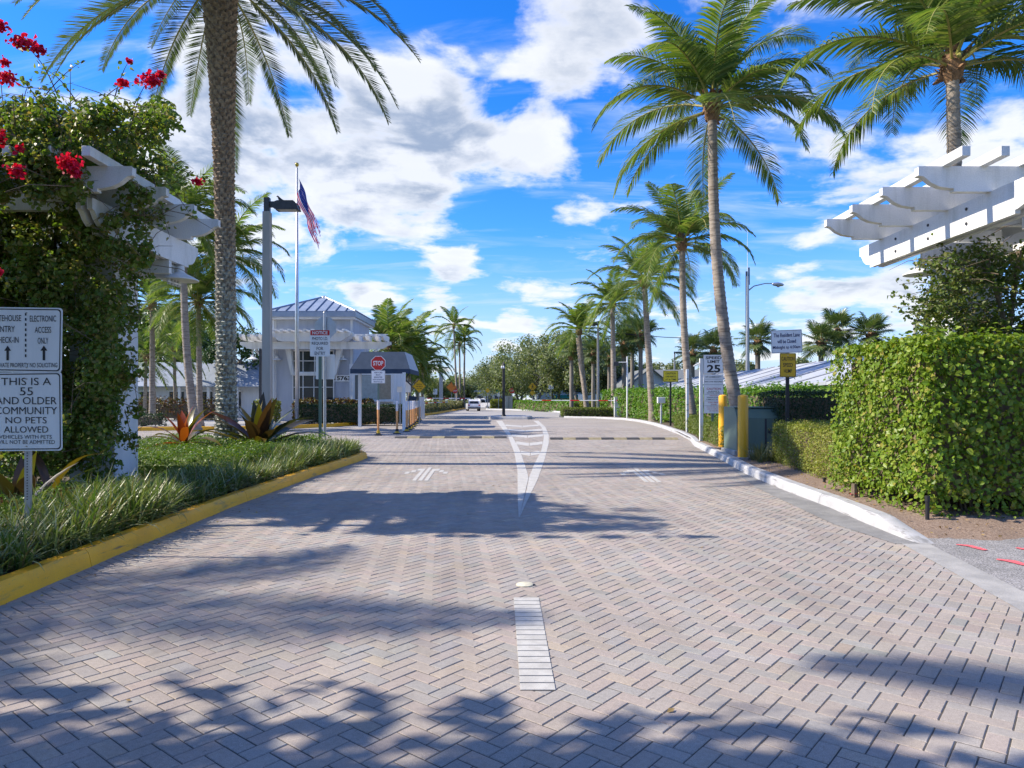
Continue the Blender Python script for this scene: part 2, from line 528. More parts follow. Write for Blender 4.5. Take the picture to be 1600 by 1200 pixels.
def paver_mat():
    m, nt = new_mat('paver')
    at = node(nt, 'ShaderNodeAttribute', attribute_name='tint')
    geo = node(nt, 'ShaderNodeNewGeometry')
    pos = geo.outputs['Position']
    g1 = node(nt, 'ShaderNodeTexNoise', {'Vector': pos, 'Scale': 260.0, 'Detail': 3.0}).outputs[0]
    g2 = node(nt, 'ShaderNodeTexNoise', {'Vector': pos, 'Scale': 38.0, 'Detail': 4.0, 'Roughness': .7}).outputs[0]
    g3 = node(nt, 'ShaderNodeTexNoise', {'Vector': pos, 'Scale': .55, 'Detail': 5.0, 'Roughness': .6}).outputs[0]
    a = smooth(nt, g1, .25, .75, .74, 1.26)
    b = smooth(nt, g2, .3, .7, .90, 1.08)
    c = smooth(nt, g3, .3, .72, 1.07, .86)
    k = mth(nt, 'MULTIPLY', mth(nt, 'MULTIPLY', a, b), c)
    colr = mixc(nt, 1.0, at.outputs[0], node(nt, 'ShaderNodeCombineXYZ', {0: k, 1: k, 2: k}).outputs[0], 'MULTIPLY')
    sp = node(nt, 'ShaderNodeTexNoise', {'Vector': pos, 'Scale': 14.0, 'Detail': 2.0}).outputs[0]
    colr = mixc(nt, smooth(nt, sp, .72, .76, 0, .55), colr, (.10, .09, .085))
    mpt = node(nt, 'ShaderNodeMapping', {'Vector': pos, 'Scale': (1.1, .05, 1.0)}).outputs[0]
    tr = node(nt, 'ShaderNodeTexNoise', {'Vector': mpt, 'Scale': 1.3, 'Detail': 4.0, 'Roughness': .6}).outputs[0]
    colr = mixc(nt, smooth(nt, tr, .48, .68, 0, .22), colr, (.15, .135, .125))
    oil = node(nt, 'ShaderNodeTexNoise', {'Vector': pos, 'Scale': 1.9, 'Detail': 3.0, 'Roughness': .5}).outputs[0]
    colr = mixc(nt, smooth(nt, oil, .68, .78, 0, .4), colr, (.13, .115, .105))
    p = node(nt, 'ShaderNodeBsdfPrincipled', {'Base Color': colr, 'Roughness': .88, 'Specular IOR Level': .3})
    bn = node(nt, 'ShaderNodeBump', {'Height': g1, 'Strength': .35, 'Distance': .004})
    nt.links.new(bn.outputs[0], p.inputs['Normal'])
    out(nt, p.outputs[0])


def paver_far_mat():
    """pavers too far away to tell apart: the same colours and joints as a fine pattern"""
    m, nt = new_mat('paver_far')
    geo = node(nt, 'ShaderNodeNewGeometry')
    mp = node(nt, 'ShaderNodeMapping', {'Vector': geo.outputs['Position'], 'Rotation': (0, 0, R(50.7))}).outputs[0]
    br = node(nt, 'ShaderNodeTexBrick', {'Vector': mp, 'Color1': (.33, .29, .255, 1), 'Color2': (.305, .28, .255, 1), 'Mortar': (.13, .12, .11, 1),
                                         'Scale': 5.0, 'Mortar Size': .012, 'Brick Width': 1.0, 'Row Height': .5}).outputs[0]
    g3 = node(nt, 'ShaderNodeTexNoise', {'Vector': geo.outputs['Position'], 'Scale': .4, 'Detail': 5.0}).outputs[0]
    c = smooth(nt, g3, .3, .72, 1.06, .88)
    colr = mixc(nt, 1.0, br, node(nt, 'ShaderNodeCombineXYZ', {0: c, 1: c, 2: c}).outputs[0], 'MULTIPLY')
    p = node(nt, 'ShaderNodeBsdfPrincipled', {'Base Color': colr, 'Roughness': .88, 'Specular IOR Level': .3})
    out(nt, p.outputs[0])


def date_bark_mat():
    """brown leaf bases above, lichen-grey towards the foot"""
    m, nt = new_mat('date_bark')
    co = node(nt, 'ShaderNodeTexCoord').outputs['Object']
    z = node(nt, 'ShaderNodeSeparateXYZ', {0: co}).outputs[2]
    nz = node(nt, 'ShaderNodeTexNoise', {'Vector': co, 'Scale': 4.0, 'Detail': 6.0, 'Roughness': .7}).outputs[0]
    zz_ = mth(nt, 'ADD', z, mth(nt, 'MULTIPLY', nz, 4.0))
    f = smooth(nt, zz_, 4.5, 9.0)
    n3 = node(nt, 'ShaderNodeTexNoise', {'Vector': co, 'Scale': 11.0, 'Detail': 5.0}).outputs[0]
    low = mixc(nt, smooth(nt, n3, .4, .62), (.20, .18, .135), (.43, .44, .36))
    high = mixc(nt, smooth(nt, n3, .35, .65), (.17, .115, .07), (.34, .25, .16))
    colr = mixc(nt, f, low, high)
    p = node(nt, 'ShaderNodeBsdfPrincipled', {'Base Color': colr, 'Roughness': .95})
    bz = node(nt, 'ShaderNodeTexNoise', {'Vector': co, 'Scale': 40.0, 'Detail': 5.0}).outputs[0]
    bn = node(nt, 'ShaderNodeBump', {'Height': bz, 'Strength': .8, 'Distance': .01})
    nt.links.new(bn.outputs[0], p.inputs['Normal'])
    out(nt, p.outputs[0])


def palm_bark_mat():
    m, nt = new_mat('palm_bark')
    co = node(nt, 'ShaderNodeTexCoord').outputs['Object']
    nz = node(nt, 'ShaderNodeTexNoise', {'Vector': co, 'Scale': 5.0, 'Detail': 6.0, 'Roughness': .7}).outputs[0]
    mp = node(nt, 'ShaderNodeMapping', {'Vector': co, 'Scale': (1.2, 1.2, 9.0)}).outputs[0]
    st = node(nt, 'ShaderNodeTexNoise', {'Vector': mp, 'Scale': 2.2, 'Detail': 4.0}).outputs[0]
    c1 = mixc(nt, smooth(nt, nz, .35, .65), (.34, .29, .235), (.25, .205, .16))
    colr = mixc(nt, smooth(nt, st, .48, .66, 0, .75), c1, (.13, .10, .075))
    p = node(nt, 'ShaderNodeBsdfPrincipled', {'Base Color': colr, 'Roughness': .9})
    bn = node(nt, 'ShaderNodeBump', {'Height': st, 'Strength': .6, 'Distance': .02})
    nt.links.new(bn.outputs[0], p.inputs['Normal'])
    out(nt, p.outputs[0])


paver_mat()
paver_far_mat()
date_bark_mat()
palm_bark_mat()


# ------------------------------------------------------------------ lettering
_txt = {}


def lettering(body, w, h, mat, parent, loc, bold=0.012, rz=0.0, name='lettering', tilt=0.0):
    """one line of print, w by h metres, standing upright and facing -Y, centred at loc"""
    key = (body, bold)
    if key not in _txt:
        cu = bpy.data.curves.new('lettering', 'FONT')
        cu.body = body
        cu.size = 1.0
        cu.offset = bold
        cu.resolution_u = 3
        ob = bpy.data.objects.new('lettering', cu)
        me = bpy.data.meshes.new_from_object(ob)
        bpy.data.objects.remove(ob)
        bpy.data.curves.remove(cu)
        n = len(me.vertices)
        v = np.empty(n * 3, np.float32)
        me.vertices.foreach_get('co', v)
        v = v.reshape(-1, 3)
        lo, hi = v.min(0), v.max(0)
        fs = [tuple(p.vertices) for p in me.polygons]
        bpy.data.meshes.remove(me)
        _txt[key] = ((v - (lo + hi) / 2) / np.maximum(hi - lo, 1e-6), fs)
    v, fs = _txt[key]
    me = bpy.data.meshes.new(name)
    me.from_pydata([(float(a) * w, 0.0, float(b) * h) for a, b, c in v], [], fs)
    me.materials.append(mat)
    me.update()
    o = link(name, me, parent, loc, (0, tilt, rz))
    return o


def rrect(w, h, r, n=4):
    pts = []
    for cx, cz, a0 in ((w / 2 - r, h / 2 - r, 0), (-w / 2 + r, h / 2 - r, 90), (-w / 2 + r, -h / 2 + r, 180), (w / 2 - r, -h / 2 + r, 270)):
        for i in range(n + 1):
            a = R(a0 + 90 * i / n)
            pts.append((cx + r * math.cos(a), cz + r * math.sin(a)))
    return pts


def plate(parent, w, h, z, mat, border=None, r=0.03, bw=0.012, bi=0.012, y=0.0, name='panel', x=0.0, tilt=0.0, t=0.004, shape=None):
    """sign sheet facing -Y with an optional printed border line"""
    poly = shape or rrect(w, h, r)
    c = math.cos(tilt)
    s_ = math.sin(tilt)
    rot = lambda p: (p[0] * c + p[1] * s_ + x, -p[0] * s_ + p[1] * c + z)
    o = MB().prism([rot(p) for p in poly], 'y', y - t, y).build(name, mat, parent)
    if border:
        k1 = lambda f: [(p[0] * (1 - 2 * f / w), p[1] * (1 - 2 * f / h)) for p in poly]
        a, b = k1(bi), k1(bi + bw)
        n = len(a)
        vs = [(rot(p)[0], y - t - .0015, rot(p)[1]) for p in a + b]
        MB().add(vs, [(i, (i + 1) % n, n + (i + 1) % n, n + i) for i in range(n)]).build('border', border, o)
    return o


def octagon(w):
    r = w / 2 / math.cos(R(22.5))
    return [(r * math.cos(R(22.5 + 45 * i)), r * math.sin(R(22.5 + 45 * i))) for i in range(8)]


def diamond(w):
    a = w / 2
    return [(a, 0), (a * .04, a * .96), (-a * .04, a * .96), (-a, 0), (-a * .04, -a * .96), (a * .04, -a * .96)]


def upost(parent, h, mat, w=.05, z0=0.0, y=.0, name='post', x=0.0):
    """perforated channel post"""
    m = MB()
    m.span(x - w / 2, x + w / 2, y + .005, y + .011, z0, h)
    m.span(x - w / 2, x - w / 2 + .006, y + .0105, y + .035, z0, h)
    m.span(x + w / 2 - .006, x + w / 2, y + .0105, y + .035, z0, h)
    o = m.build(name, mat, parent)
    return o

# ------------------------------------------------------------------ ground, road, kerbs
def inside(px, py, poly):
    poly = np.asarray(poly, float)
    x0, y0 = poly[:, 0], poly[:, 1]
    x1, y1 = np.roll(x0, -1), np.roll(y0, -1)
    res = np.zeros(px.shape, bool)
    for a, b, c, d in zip(x0, y0, x1, y1):
        if b == d:
            continue
        hit = ((b > py) != (d > py)) & (px < (c - a) * (py - b) / (d - b) + a)
        res ^= hit
    return res


def sheet(name, poly, z, mat, kind='structure', parent=None):
    o = MB().add([(p[0], p[1], z) for p in poly], [tuple(range(len(poly)))]).build(name, mat, parent)
    if kind: o['kind'] = kind
    return o


RK = [(4.48, 7.9), (4.56, 9.0), (4.70, 10.4), (4.84, 13), (5.05, 15.4), (5.55, 18.7), (6.33, 24.7), (7.05, 28.2), (7.75, 33.0), (8.35, 38.6), (9.0, 45.5), (9.25, 52.0),
      (8.9, 57.3), (7.2, 61.3), (4.6, 63.2)]
LK = [(-3.86, -2.0), (-3.90, 0.0), (-3.97, 5.5), (-4.07, 7.46), (-4.18, 10.76), (-4.12, 15.0), (-3.97, 18.6), (-3.98, 19.6), (-4.25, 20.3), (-4.8, 20.75), (-6.0, 21.2), (-9.0, 22.6), (-16, 25)]
GK = [(-22.0, 36.0), (-13.0, 38.6), (-10.6, 42.3), (-9.2, 47.5), (-8.5, 54.3), (-8.1, 60.5), (-8.4, 62.2)]

g = sheet('ground', [(-900, -60), (900, -60), (900, 1800), (-900, 1800)], -0.06, M['lawn'])
road_poly = [(2.4, -2)] + [(3.3, 2.0), (4.06, 5.64)] + RK + [(4.6, 63.6), (-8.4, 63.6)] + GK[::-1] + [(-22, 27)] + LK[::-1]
road = sheet('road', road_poly, -0.0038, M['grout'])
far_poly = [(-10.0, 63.0), (-8.9, 72), (-8.6, 100), (-8.3, 137), (-12, 260), (-8, 260), (-5.0, 150), (-4.3, 116), (0.2, 110), (4.8, 98), (6.6, 86), (6.2, 78), (5.2, 63.0)]
sheet('far_road', far_poly, -0.0012, M['far_road'])
sheet('paver_apron', [(-8.6, 40.0)] + [p for p in [(9.6, 40.0), (9.6, 56), (8.9, 58), (5.0, 63.5), (-8.6, 63.5)]], -0.0022, M['paver_far'])
sheet('visitor_lane', [(-30, 22.0), (-10.6, 22.0), (-8.6, 40.0), (-8.6, 63.2), (-12.0, 63.2), (-12.0, 47), (-30, 47)], -0.0030, M['far_road'])
side = sheet('side_street', [(4.0, 5.2), (4.5, 8.0), (4.9, 8.9), (18, 8.9), (18, -3), (2.4, -3), (3.3, 2.0)], -0.004, M['asphalt'])
# concrete band between pavers and asphalt, gutter along the right kerb
m = MB()
bp = [(2.45, -1.0), (3.32, 2.0), (4.07, 5.64), (4.50, 7.93)]
for (a, b), (c, d) in zip(bp[:-1], bp[1:]):
    m.add([(a - .16, b, .003), (a + .14, b, .003), (c + .14, d, .003), (c - .16, d, .003)], [(0, 1, 2, 3)])
m.build('concrete_band', M['concrete'])['kind'] = 'structure'
m = MB()
gw = [(.22, 7.9), (.44, 9.2), (.46, 10.4), (.38, 13), (.16, 15.4), (.05, 17)]
for (w0, y0), (w1, y1) in zip(gw[:-1], gw[1:]):
    xk = lambda y: np.interp(y, [p[1] for p in RK], [p[0] for p in RK])
    m.add([(xk(y0) - w0, y0, .0035), (xk(y0) + .05, y0, .0035), (xk(y1) + .05, y1, .0035), (xk(y1) - w1, y1, .0035)], [(0, 1, 2, 3)])
m.build('gutter', M['gutter'])['kind'] = 'structure'

# pavers: 45 degree herringbone, 200 x 100 mm, laid one by one
ang = R(39.3)
U = np.array([math.sin(ang), math.cos(ang)])
Vv = np.array([-math.cos(ang), math.sin(ang)])
PAL = np.array([(.332, .288, .252), (.325, .287, .255), (.342, .298, .258), (.312, .287, .262), (.300, .283, .264), (.335, .285, .252), (.362, .308, .254), (.320, .294, .268)])
PWT = np.array([.17, .17, .13, .15, .11, .14, .05, .08])
rng = np.random.default_rng(7)
ii, jj = np.meshgrid(np.arange(-520, 720), np.arange(-520, 720), indexing='ij')
k = (ii - jj) % 4
pav = []
for kk, du, dv in ((0, 2, 1), (3, 1, 2)):
    a, b = ii[k == kk], jj[k == kk]
    cu, cv = (a + du / 2) * .1, (b + dv / 2) * .1
    x = cu * U[0] + cv * Vv[0]
    y = cu * U[1] + cv * Vv[1]
    ok = (y > 1.0) & (y < 40.2) & (np.abs(x) < .72 * y + 2.5)
    x, y = x[ok], y[ok]
    ok = inside(x, y, [(p[0] + (.06 if p[0] > 0 else -.06), p[1]) for p in road_poly])
    pav.append(np.stack([x[ok], y[ok], np.full(ok.sum(), du)], 1))
pav = np.concatenate(pav)
pid = rng.choice(len(PAL), len(pav), p=PWT)
tone = 1 + rng.normal(0, .045, (len(pav), 1))
pcol = PAL[pid] * tone * (1 + rng.normal(0, .012, (len(pav), 3)))
GAP = .0052
front = (pav[:, 1] > 2.95) & (np.abs(pav[:, 0]) < .71 * pav[:, 1])
order = np.argsort(np.where(front, pav[:, 1] + .25 * np.abs(pav[:, 0]), 1e9))
single = order[:300]
mask = np.ones(len(pav), bool)
mask[single] = False


def paver_parts(du, near):
    """corner offsets of one paver in (u, v, z): top, bevel ring, foot"""
    hu, hv = du * .05 - GAP / 2, (3 - du) * .05 - GAP / 2
    rings = []
    if near:
        for e, z in ((.004, 0.0), (0.0, -.004), (0.0, -.02)):
            rings += [(-hu + e, -hv + e, z), (hu - e, -hv + e, z), (hu - e, hv - e, z), (-hu + e, hv - e, z)]
        fs = [(0, 1, 2, 3)] + [(4 * r + i, 4 * r + 4 + i, 4 * r + 4 + (i + 1) % 4, 4 * r + (i + 1) % 4) for r in range(2) for i in range(4)]
    else:
        for e, z in ((.002, 0.0), (0.0, -.012)):
            rings += [(-hu + e, -hv + e, z), (hu - e, -hv + e, z), (hu - e, hv - e, z), (-hu + e, hv - e, z)]
        fs = [(0, 1, 2, 3)] + [(i, 4 + i, 4 + (i + 1) % 4, (i + 1) % 4) for i in range(4)]
    o = np.array(rings)
    return o[:, :1] * U[0] + o[:, 1:2] * Vv[0], o[:, :1] * U[1] + o[:, 1:2] * Vv[1], o[:, 2:3], np.array(fs), o


VV, FF, CC, base = [], [], [], 0
for du in (1, 2):
    for near in (True, False):
        s_ = mask & (pav[:, 2] == du) & ((pav[:, 1] < 13) == near)
        p = pav[s_]
        n = len(p)
        ox, oy, oz, fs, o = paver_parts(du, near)
        nv = len(ox)
        tz = rng.normal(0, .0008, (n, 1))
        tx, ty = rng.normal(0, .004, (n, 1)), rng.normal(0, .004, (n, 1))
        X = p[:, :1] + ox.T
        Y = p[:, 1:2] + oy.T
        Z = oz.T + tz + tx * ox.T + ty * oy.T
        VV.append(np.stack([X, Y, Z], -1).reshape(-1, 3))
        FF.append((fs[None] + (np.arange(n) * nv)[:, None, None]).reshape(-1, 4) + base)
        c = np.concatenate([pcol[s_], np.ones((n, 1))], 1)
        CC.append(np.repeat(c, nv, 0))
        base += n * nv
ob = link('pavers', np_mesh('pavers', np.concatenate(VV), [np.concatenate(FF)], M['paver'], col=np.concatenate(CC)), road)
ob['kind'] = 'stuff'
pm = {}
for du in (1, 2):
    ox, oy, oz, fs, o = paver_parts(du, True)
    for c in range(len(PAL)):
        vtx = np.concatenate([ox, oy, oz], 1)
        pm[du, c] = np_mesh('paver', vtx, [fs], M['paver'], col=np.tile(np.append(PAL[c], 1.0), (len(vtx), 1)))
for i in single:
    x, y, du = pav[i]
    link('paver', pm[int(du), int(pid[i])], road, (x, y, float(rng.normal(0, .0008))), (float(rng.normal(0, .004)), float(rng.normal(0, .004)), 0))


# ---- white inlaid pavers
def inlay_quads(name, quads, label, z0=.0042, th=.004):
    """a marking laid in white pavers, each its own piece on a dark joint bed"""
    c = Vector((0, 0, 0))
    allp = [p for q_ in quads for p in q_]
    for p in allp:
        c += Vector((p[0], p[1], 0))
    c /= len(allp)
    t = thing(name, label, 'road marking', (c.x, c.y, 0))
    for q_ in quads:
        n = len(q_)
        mx, my = sum(p[0] for p in q_) / n, sum(p[1] for p in q_) / n
        vs = [(p[0] - c.x, p[1] - c.y, .0012) for p in q_] + [(mx + (p[0] - mx) * .985 - c.x, my + (p[1] - my) * .985 - c.y, z0 + th * random.random() * .2) for p in q_]
        fs = [tuple(range(n, 2 * n))] + [(i, (i + 1) % n, n + (i + 1) % n, n + i) for i in range(n)]
        MB().add(vs, fs).build('inlaid_paver', M['inlay'], t)
    return t


random.seed(3)
# centre dash
a, b, c_, d = G(802.5, 934), G(842, 934), G(868.5, 1079.5), G(813, 1079.5)
rows, gapf = 18, .10
qs = []
for i in range(rows):
    f0, f1 = (i + .05) / rows, (i + .93) / rows
    L = lambda p, q_, f: (p.x + (q_.x - p.x) * f, p.y + (q_.y - p.y) * f)
    qs.append([L(a, d, f0), L(b, c_, f0), L(b, c_, f1), L(a, d, f1)])
t = inlay_quads('centre_dash', qs, 'white paver dash in the middle of the near road')
z = .0016
MB().add([(p.x - t.location.x, p.y - t.location.y, z) for p in (a, b, c_, d)], [(0, 1, 2, 3)]).build('joint_bed', M['grout'], t)

Z2 = lambda x, y: G(600 + x / 4, 640 + y / 4)


def dens_line(pts, step):
    """resample a ground polyline"""
    pts = [Vector((p.x, p.y, 0)) for p in pts]
    cum = [0]
    for p, q_ in zip(pts[:-1], pts[1:]):
        cum.append(cum[-1] + (q_ - p).length)
    n = max(2, int(cum[-1] / step) + 1)
    o = []
    for s in np.linspace(0, cum[-1], n):
        j = min(max(int(np.searchsorted(cum, s, 'right')) - 1, 0), len(pts) - 2)
        f = (s - cum[j]) / max(cum[j + 1] - cum[j], 1e-6)
        o.append(pts[j].lerp(pts[j + 1], min(f, 1)))
    return o


def band(outer, inner, n):
    o = dens_line(outer, .01)
    i_ = dens_line(inner, .01)
    pick = lambda l, f: l[min(int(f * (len(l) - 1)), len(l) - 1)]
    return [[pick(o, k_ / n)[:2], pick(i_, k_ / n)[:2], pick(i_, (k_ + .988) / n)[:2], pick(o, (k_ + .988) / n)[:2]] for k_ in range(n)]


lo = [Z2(*p) for p in [(700, 70), (775, 165), (815, 270), (835, 380), (836, 560), (842, 672)]]
li = [Z2(*p) for p in [(740, 70), (800, 165), (848, 250), (885, 360), (905, 420), (846, 672)]]
ro = [Z2(*p) for p in [(965, 70), (1010, 110), (1030, 160), (1030, 210), (1005, 310), (960, 440), (900, 560), (848, 672)]]
ri = [Z2(*p) for p in [(935, 70), (985, 110), (1000, 170), (985, 250), (940, 340), (907, 420), (893, 500), (846.5, 672)]]
qs = band(lo, li, 46) + band(ro, ri, 46)
for yy in (98, 126, 160, 208, 268):
    xl = np.interp(yy, [70, 165, 250, 360], [740, 800, 848, 885])
    xr = np.interp(yy, [70, 110, 170, 250, 340], [935, 985, 1000, 985, 940])
    h = 4 + (yy - 70) / 30
    n = 2
    for k_ in range(n):
        f0, f1 = (k_ + .0) / n, (k_ + 1.0) / n
        dip = lambda f: (6 + yy / 60) * (1 - abs(2 * f - 1))
        x0, x1 = xl + (xr - xl) * f0 + 2, xl + (xr - xl) * f1 - 2
        qs.append([Z2(x0, yy - h + dip(f0))[:2], Z2(x1, yy - h + dip(f1))[:2], Z2(x1, yy + h + dip(f1))[:2], Z2(x0, yy + h + dip(f0))[:2]])
inlay_quads('lane_divider', qs, 'long white paver wedge that splits the road before the centre island')


def arrow(cx, cy, name, label, lean):
    qs = []
    for s in (-1, 0, 1):
        for k_ in range(9):
            y0 = cy - 1.35 + k_ * .30
            w = .040
            if s != 0 and k_ == 8:
                continue
            qs.append([(cx + s * .12 - w + lean * (y0 - cy), y0), (cx + s * .12 + w + lean * (y0 - cy), y0), (cx + s * .12 + w + lean * (y0 + .29 - cy), y0 + .29), (cx + s * .12 - w + lean * (y0 + .29 - cy), y0 + .29)])
    for s in (-1, 1):
        for r in range(3):
            for k_ in range(2):
                x0 = cx + s * (.20 + r * .11)
                y0 = cy + .62 - r * .34 + k_ * .22
                qs.append([(x0 - .05 + lean * (y0 - cy), y0), (x0 + .05 + lean * (y0 - cy), y0), (x0 + .05 + lean * (y0 - cy), y0 + .21), (x0 - .05 + lean * (y0 - cy), y0 + .21)])
    return inlay_quads(name, qs, label)


p = G(665, 740)
arrow(p.x, p.y, 'lane_arrow', 'white paver arrow in the left visitor lane', -.04)
p = G(1006, 742)
arrow(p.x, p.y, 'lane_arrow', 'white paver arrow in the right resident lane', .05)

# cap on the road
p = G(820, 914)
t = thing('cleanout_cap', 'small round cream cap set in the pavers beyond the dash', 'cap', p)
MB().lathe([(.075, .0005), (.075, .008), (.066, .012), (.0, .013)], n=20).build('lid', M['cream_plastic'], t, smooth=True)
MB().lathe([(.016, .0), (.016, .009), (0, .010)], c=(.075, -.01, 0.001), n=10).build('pin', M['dark_metal'], t)


# ---- kerbs
def kerb(name, pts, w, h, mat, label=None, seg=2.6, taper0=0.0, taper1=0.0, z=-.02, side=1, batter=.035):
    """kerb stones swept along a line (pts = road-side foot); side=1 puts the stone to the right of the walk direction"""
    root = bpy.data.objects.new(name, None)
    COL.objects.link(root)
    root['kind'] = 'structure'
    line = dens_line([Vector((p[0], p[1], 0)) for p in pts], .22)
    prof = [(0, 0), (batter * .6, h * .55), (batter, h - .028), (batter + .028, h), (w - .02, h), (w, h - .02), (w, 0)]
    n = len(line)
    per = max(3, int(seg / .22))
    total = n - 1
    i0 = 0
    while i0 < total:
        i1 = min(i0 + per, total)
        if total - i1 < 3:
            i1 = total
        vs, fs = [], []
        for i in range(i0, i1 + 1):
            tdir = (line[min(i + 1, n - 1)] - line[max(i - 1, 0)]).normalized()
            nrm = Vector((tdir.y, -tdir.x, 0)) * side
            f = 1.0
            dd = i * .22
            if taper0 and dd < taper0:
                f = .03 + .97 * (dd / taper0) ** .8
            if taper1 and (total - i) * .22 < taper1:
                f = .03 + .97 * ((total - i) * .22 / taper1) ** .8
            c0 = line[i] + tdir * (.004 if i == i0 else (-.004 if i == i1 else 0))
            wob = .004 * math.sin(i * 1.7) + .003 * math.sin(i * .6)
            for a, b in prof:
                vs.append(c0 + nrm * (a + wob) + Vector((0, 0, z + (b - z) * f if b else z)))
        k_ = len(prof)
        for i in range(i1 - i0):
            for j in range(k_ - 1):
                fs.append((i * k_ + j, i * k_ + j + 1, (i + 1) * k_ + j + 1, (i + 1) * k_ + j))
        fs.append(tuple(range(k_)))
        fs.append(tuple((i1 - i0) * k_ + j for j in range(k_ - 1, -1, -1)))
        o = MB().add(vs, fs).build('kerb_stone', mat, root, smooth=True)
        i0 = i1
    return root


def wear_mat(name, c, c2, scuff):
    m, nt = new_mat(name)
    co = node(nt, 'ShaderNodeTexCoord').outputs['Object']
    a = node(nt, 'ShaderNodeTexNoise', {'Vector': co, 'Scale': 3.0, 'Detail': 7.0, 'Roughness': .7}).outputs[0]
    mp = node(nt, 'ShaderNodeMapping', {'Vector': co, 'Scale': (6.0, .9, 5.0)}).outputs[0]
    b = node(nt, 'ShaderNodeTexNoise', {'Vector': mp, 'Scale': 1.6, 'Detail': 5.0, 'Roughness': .6}).outputs[0]
    g_ = node(nt, 'ShaderNodeTexNoise', {'Vector': co, 'Scale': 90.0, 'Detail': 4.0}).outputs[0]
    colr = mixc(nt, smooth(nt, a, .38, .7), c, c2)
    colr = mixc(nt, smooth(nt, b, .55, .68, 0, .8), colr, scuff)
    mp2 = node(nt, 'ShaderNodeMapping', {'Vector': co, 'Scale': (4.0, .55, 9.0)}).outputs[0]
    b2 = node(nt, 'ShaderNodeTexNoise', {'Vector': mp2, 'Scale': 2.3, 'Detail': 6.0, 'Roughness': .65}).outputs[0]
    colr = mixc(nt, smooth(nt, b2, .60, .70, 0, .8), colr, (.10, .09, .075))
    colr = mixc(nt, smooth(nt, g_, .62, .72, 0, .6), colr, (.16, .15, .13))
    p = node(nt, 'ShaderNodeBsdfPrincipled', {'Base Color': colr, 'Roughness': .55})
    bn = node(nt, 'ShaderNodeBump', {'Height': g_, 'Strength': .3, 'Distance': .006})
    nt.links.new(bn.outputs[0], p.inputs['Normal'])
    out(nt, p.outputs[0])


wear_mat('kerb_yellow_worn', (.88, .44, .008), (.78, .37, .010), (.42, .25, .06))
wear_mat('kerb_white_worn', (.44, .44, .445), (.35, .35, .35), (.22, .215, .21))
kerb('yellow_kerb', LK, .20, .165, M['kerb_yellow_worn'], side=-1, seg=2.4)
kerb('white_kerb', RK, .24, .155, M['kerb_white_worn'], side=1, seg=3.2, taper0=1.1)
kerb('gatehouse_kerb', GK, .20, .20, M['kerb_yellow'], side=-1, seg=3)
kerb('far_yellow_kerb', [(-22, 69), (-9.6, 69.2), (-8.8, 70.5), (-8.5, 80), (-8.5, 100), (-8.2, 137)], .25, .22, M['kerb_yellow'], side=-1, seg=6)
kerb('far_white_kerb', [(4.4, 66.5), (6.0, 78), (6.4, 86), (4.6, 98), (0, 110), (-4.3, 116.2), (-5, 150)], .25, .20, M['kerb_white'], side=1, seg=6)


# ---- planting beds
def bed(name, poly, zf, mat, step=.12, xr=None, yr=None):
    poly = np.asarray(poly)
    xs = np.arange(poly[:, 0].min(), poly[:, 0].max(), step)
    ys = np.arange(poly[:, 1].min(), poly[:, 1].max(), step)
    gx, gy = np.meshgrid(xs, ys, indexing='ij')
    gz = zf(gx, gy) + .012 * np.sin(gx * 9.1 + gy * 3) * np.sin(gy * 7.7) + np.random.default_rng(2).normal(0, .006, gx.shape)
    idx = np.arange(gx.size).reshape(gx.shape)
    cx, cy = gx[:-1, :-1] + step / 2, gy[:-1, :-1] + step / 2
    ok = inside(cx, cy, poly)
    q_ = np.stack([idx[:-1, :-1], idx[1:, :-1], idx[1:, 1:], idx[:-1, 1:]], -1)[ok]
    o = link(name, np_mesh(name, np.stack([gx, gy, gz], -1), [q_], mat, smooth=True))
    o['kind'] = 'structure'
    return o


bed('left_bed', [(p[0] - .12, p[1]) for p in LK[1:8]] + [(-4.5, 20.4), (-5, 20.6), (-9.0, 22.3), (-13, 23), (-13, 0)], lambda x, y: np.clip(.12 + .06 * (-4.6 - x), .10, .26), M['soil'], .16)
bed('right_bed', [(p[0] + .12, p[1]) for p in RK[0:4]] + [(5.2, 15.4), (5.7, 18.7), (6.45, 24.7), (6.45, 25), (20, 25), (20, 7.9), (6.5, 7.9), (4.9, 7.9)],
    lambda x, y: np.clip(-.03 + .15 * (y - 8.05 - .05 * np.sin(x * 3.1) - .04 * np.sin(x * 7.7)), -.03, .12) + .02 * np.clip(x - 5, 0, 3) * np.clip(y - 8.6, 0, 1), M['mulch'], .11)
sheet('right_far_bed', [(6.5, 24.5), (8.5, 38.6), (9.2, 45.5), (9.45, 52), (9.1, 57.3), (7.3, 61.5), (4.8, 63.4), (6, 66), (30, 66), (30, 24.5)], .11, M['soil'])
sheet('gatehouse_bed', [(-30, 37), (-13.1, 38.9), (-10.8, 42.5), (-9.4, 47.5), (-8.7, 54.3), (-8.3, 60.5), (-8.6, 62.0), (-30, 62)], .10, M['concrete'])

# ---- centre island and its post
kerb('centre_island', [(-1.8, 58.6), (1.35, 58.2), (1.75, 60.5), (1.5, 63.5), (-1.2, 63.8), (-2.4, 60.5), (-1.8, 58.6)], .28, .24, M['kerb_white'], side=-1, seg=5)
sheet('island_top', [(-1.7, 58.8), (1.3, 58.45), (1.55, 60.5), (1.3, 63.3), (-1.1, 63.5), (-2.2, 60.5)], .225, M['kerb_white'])

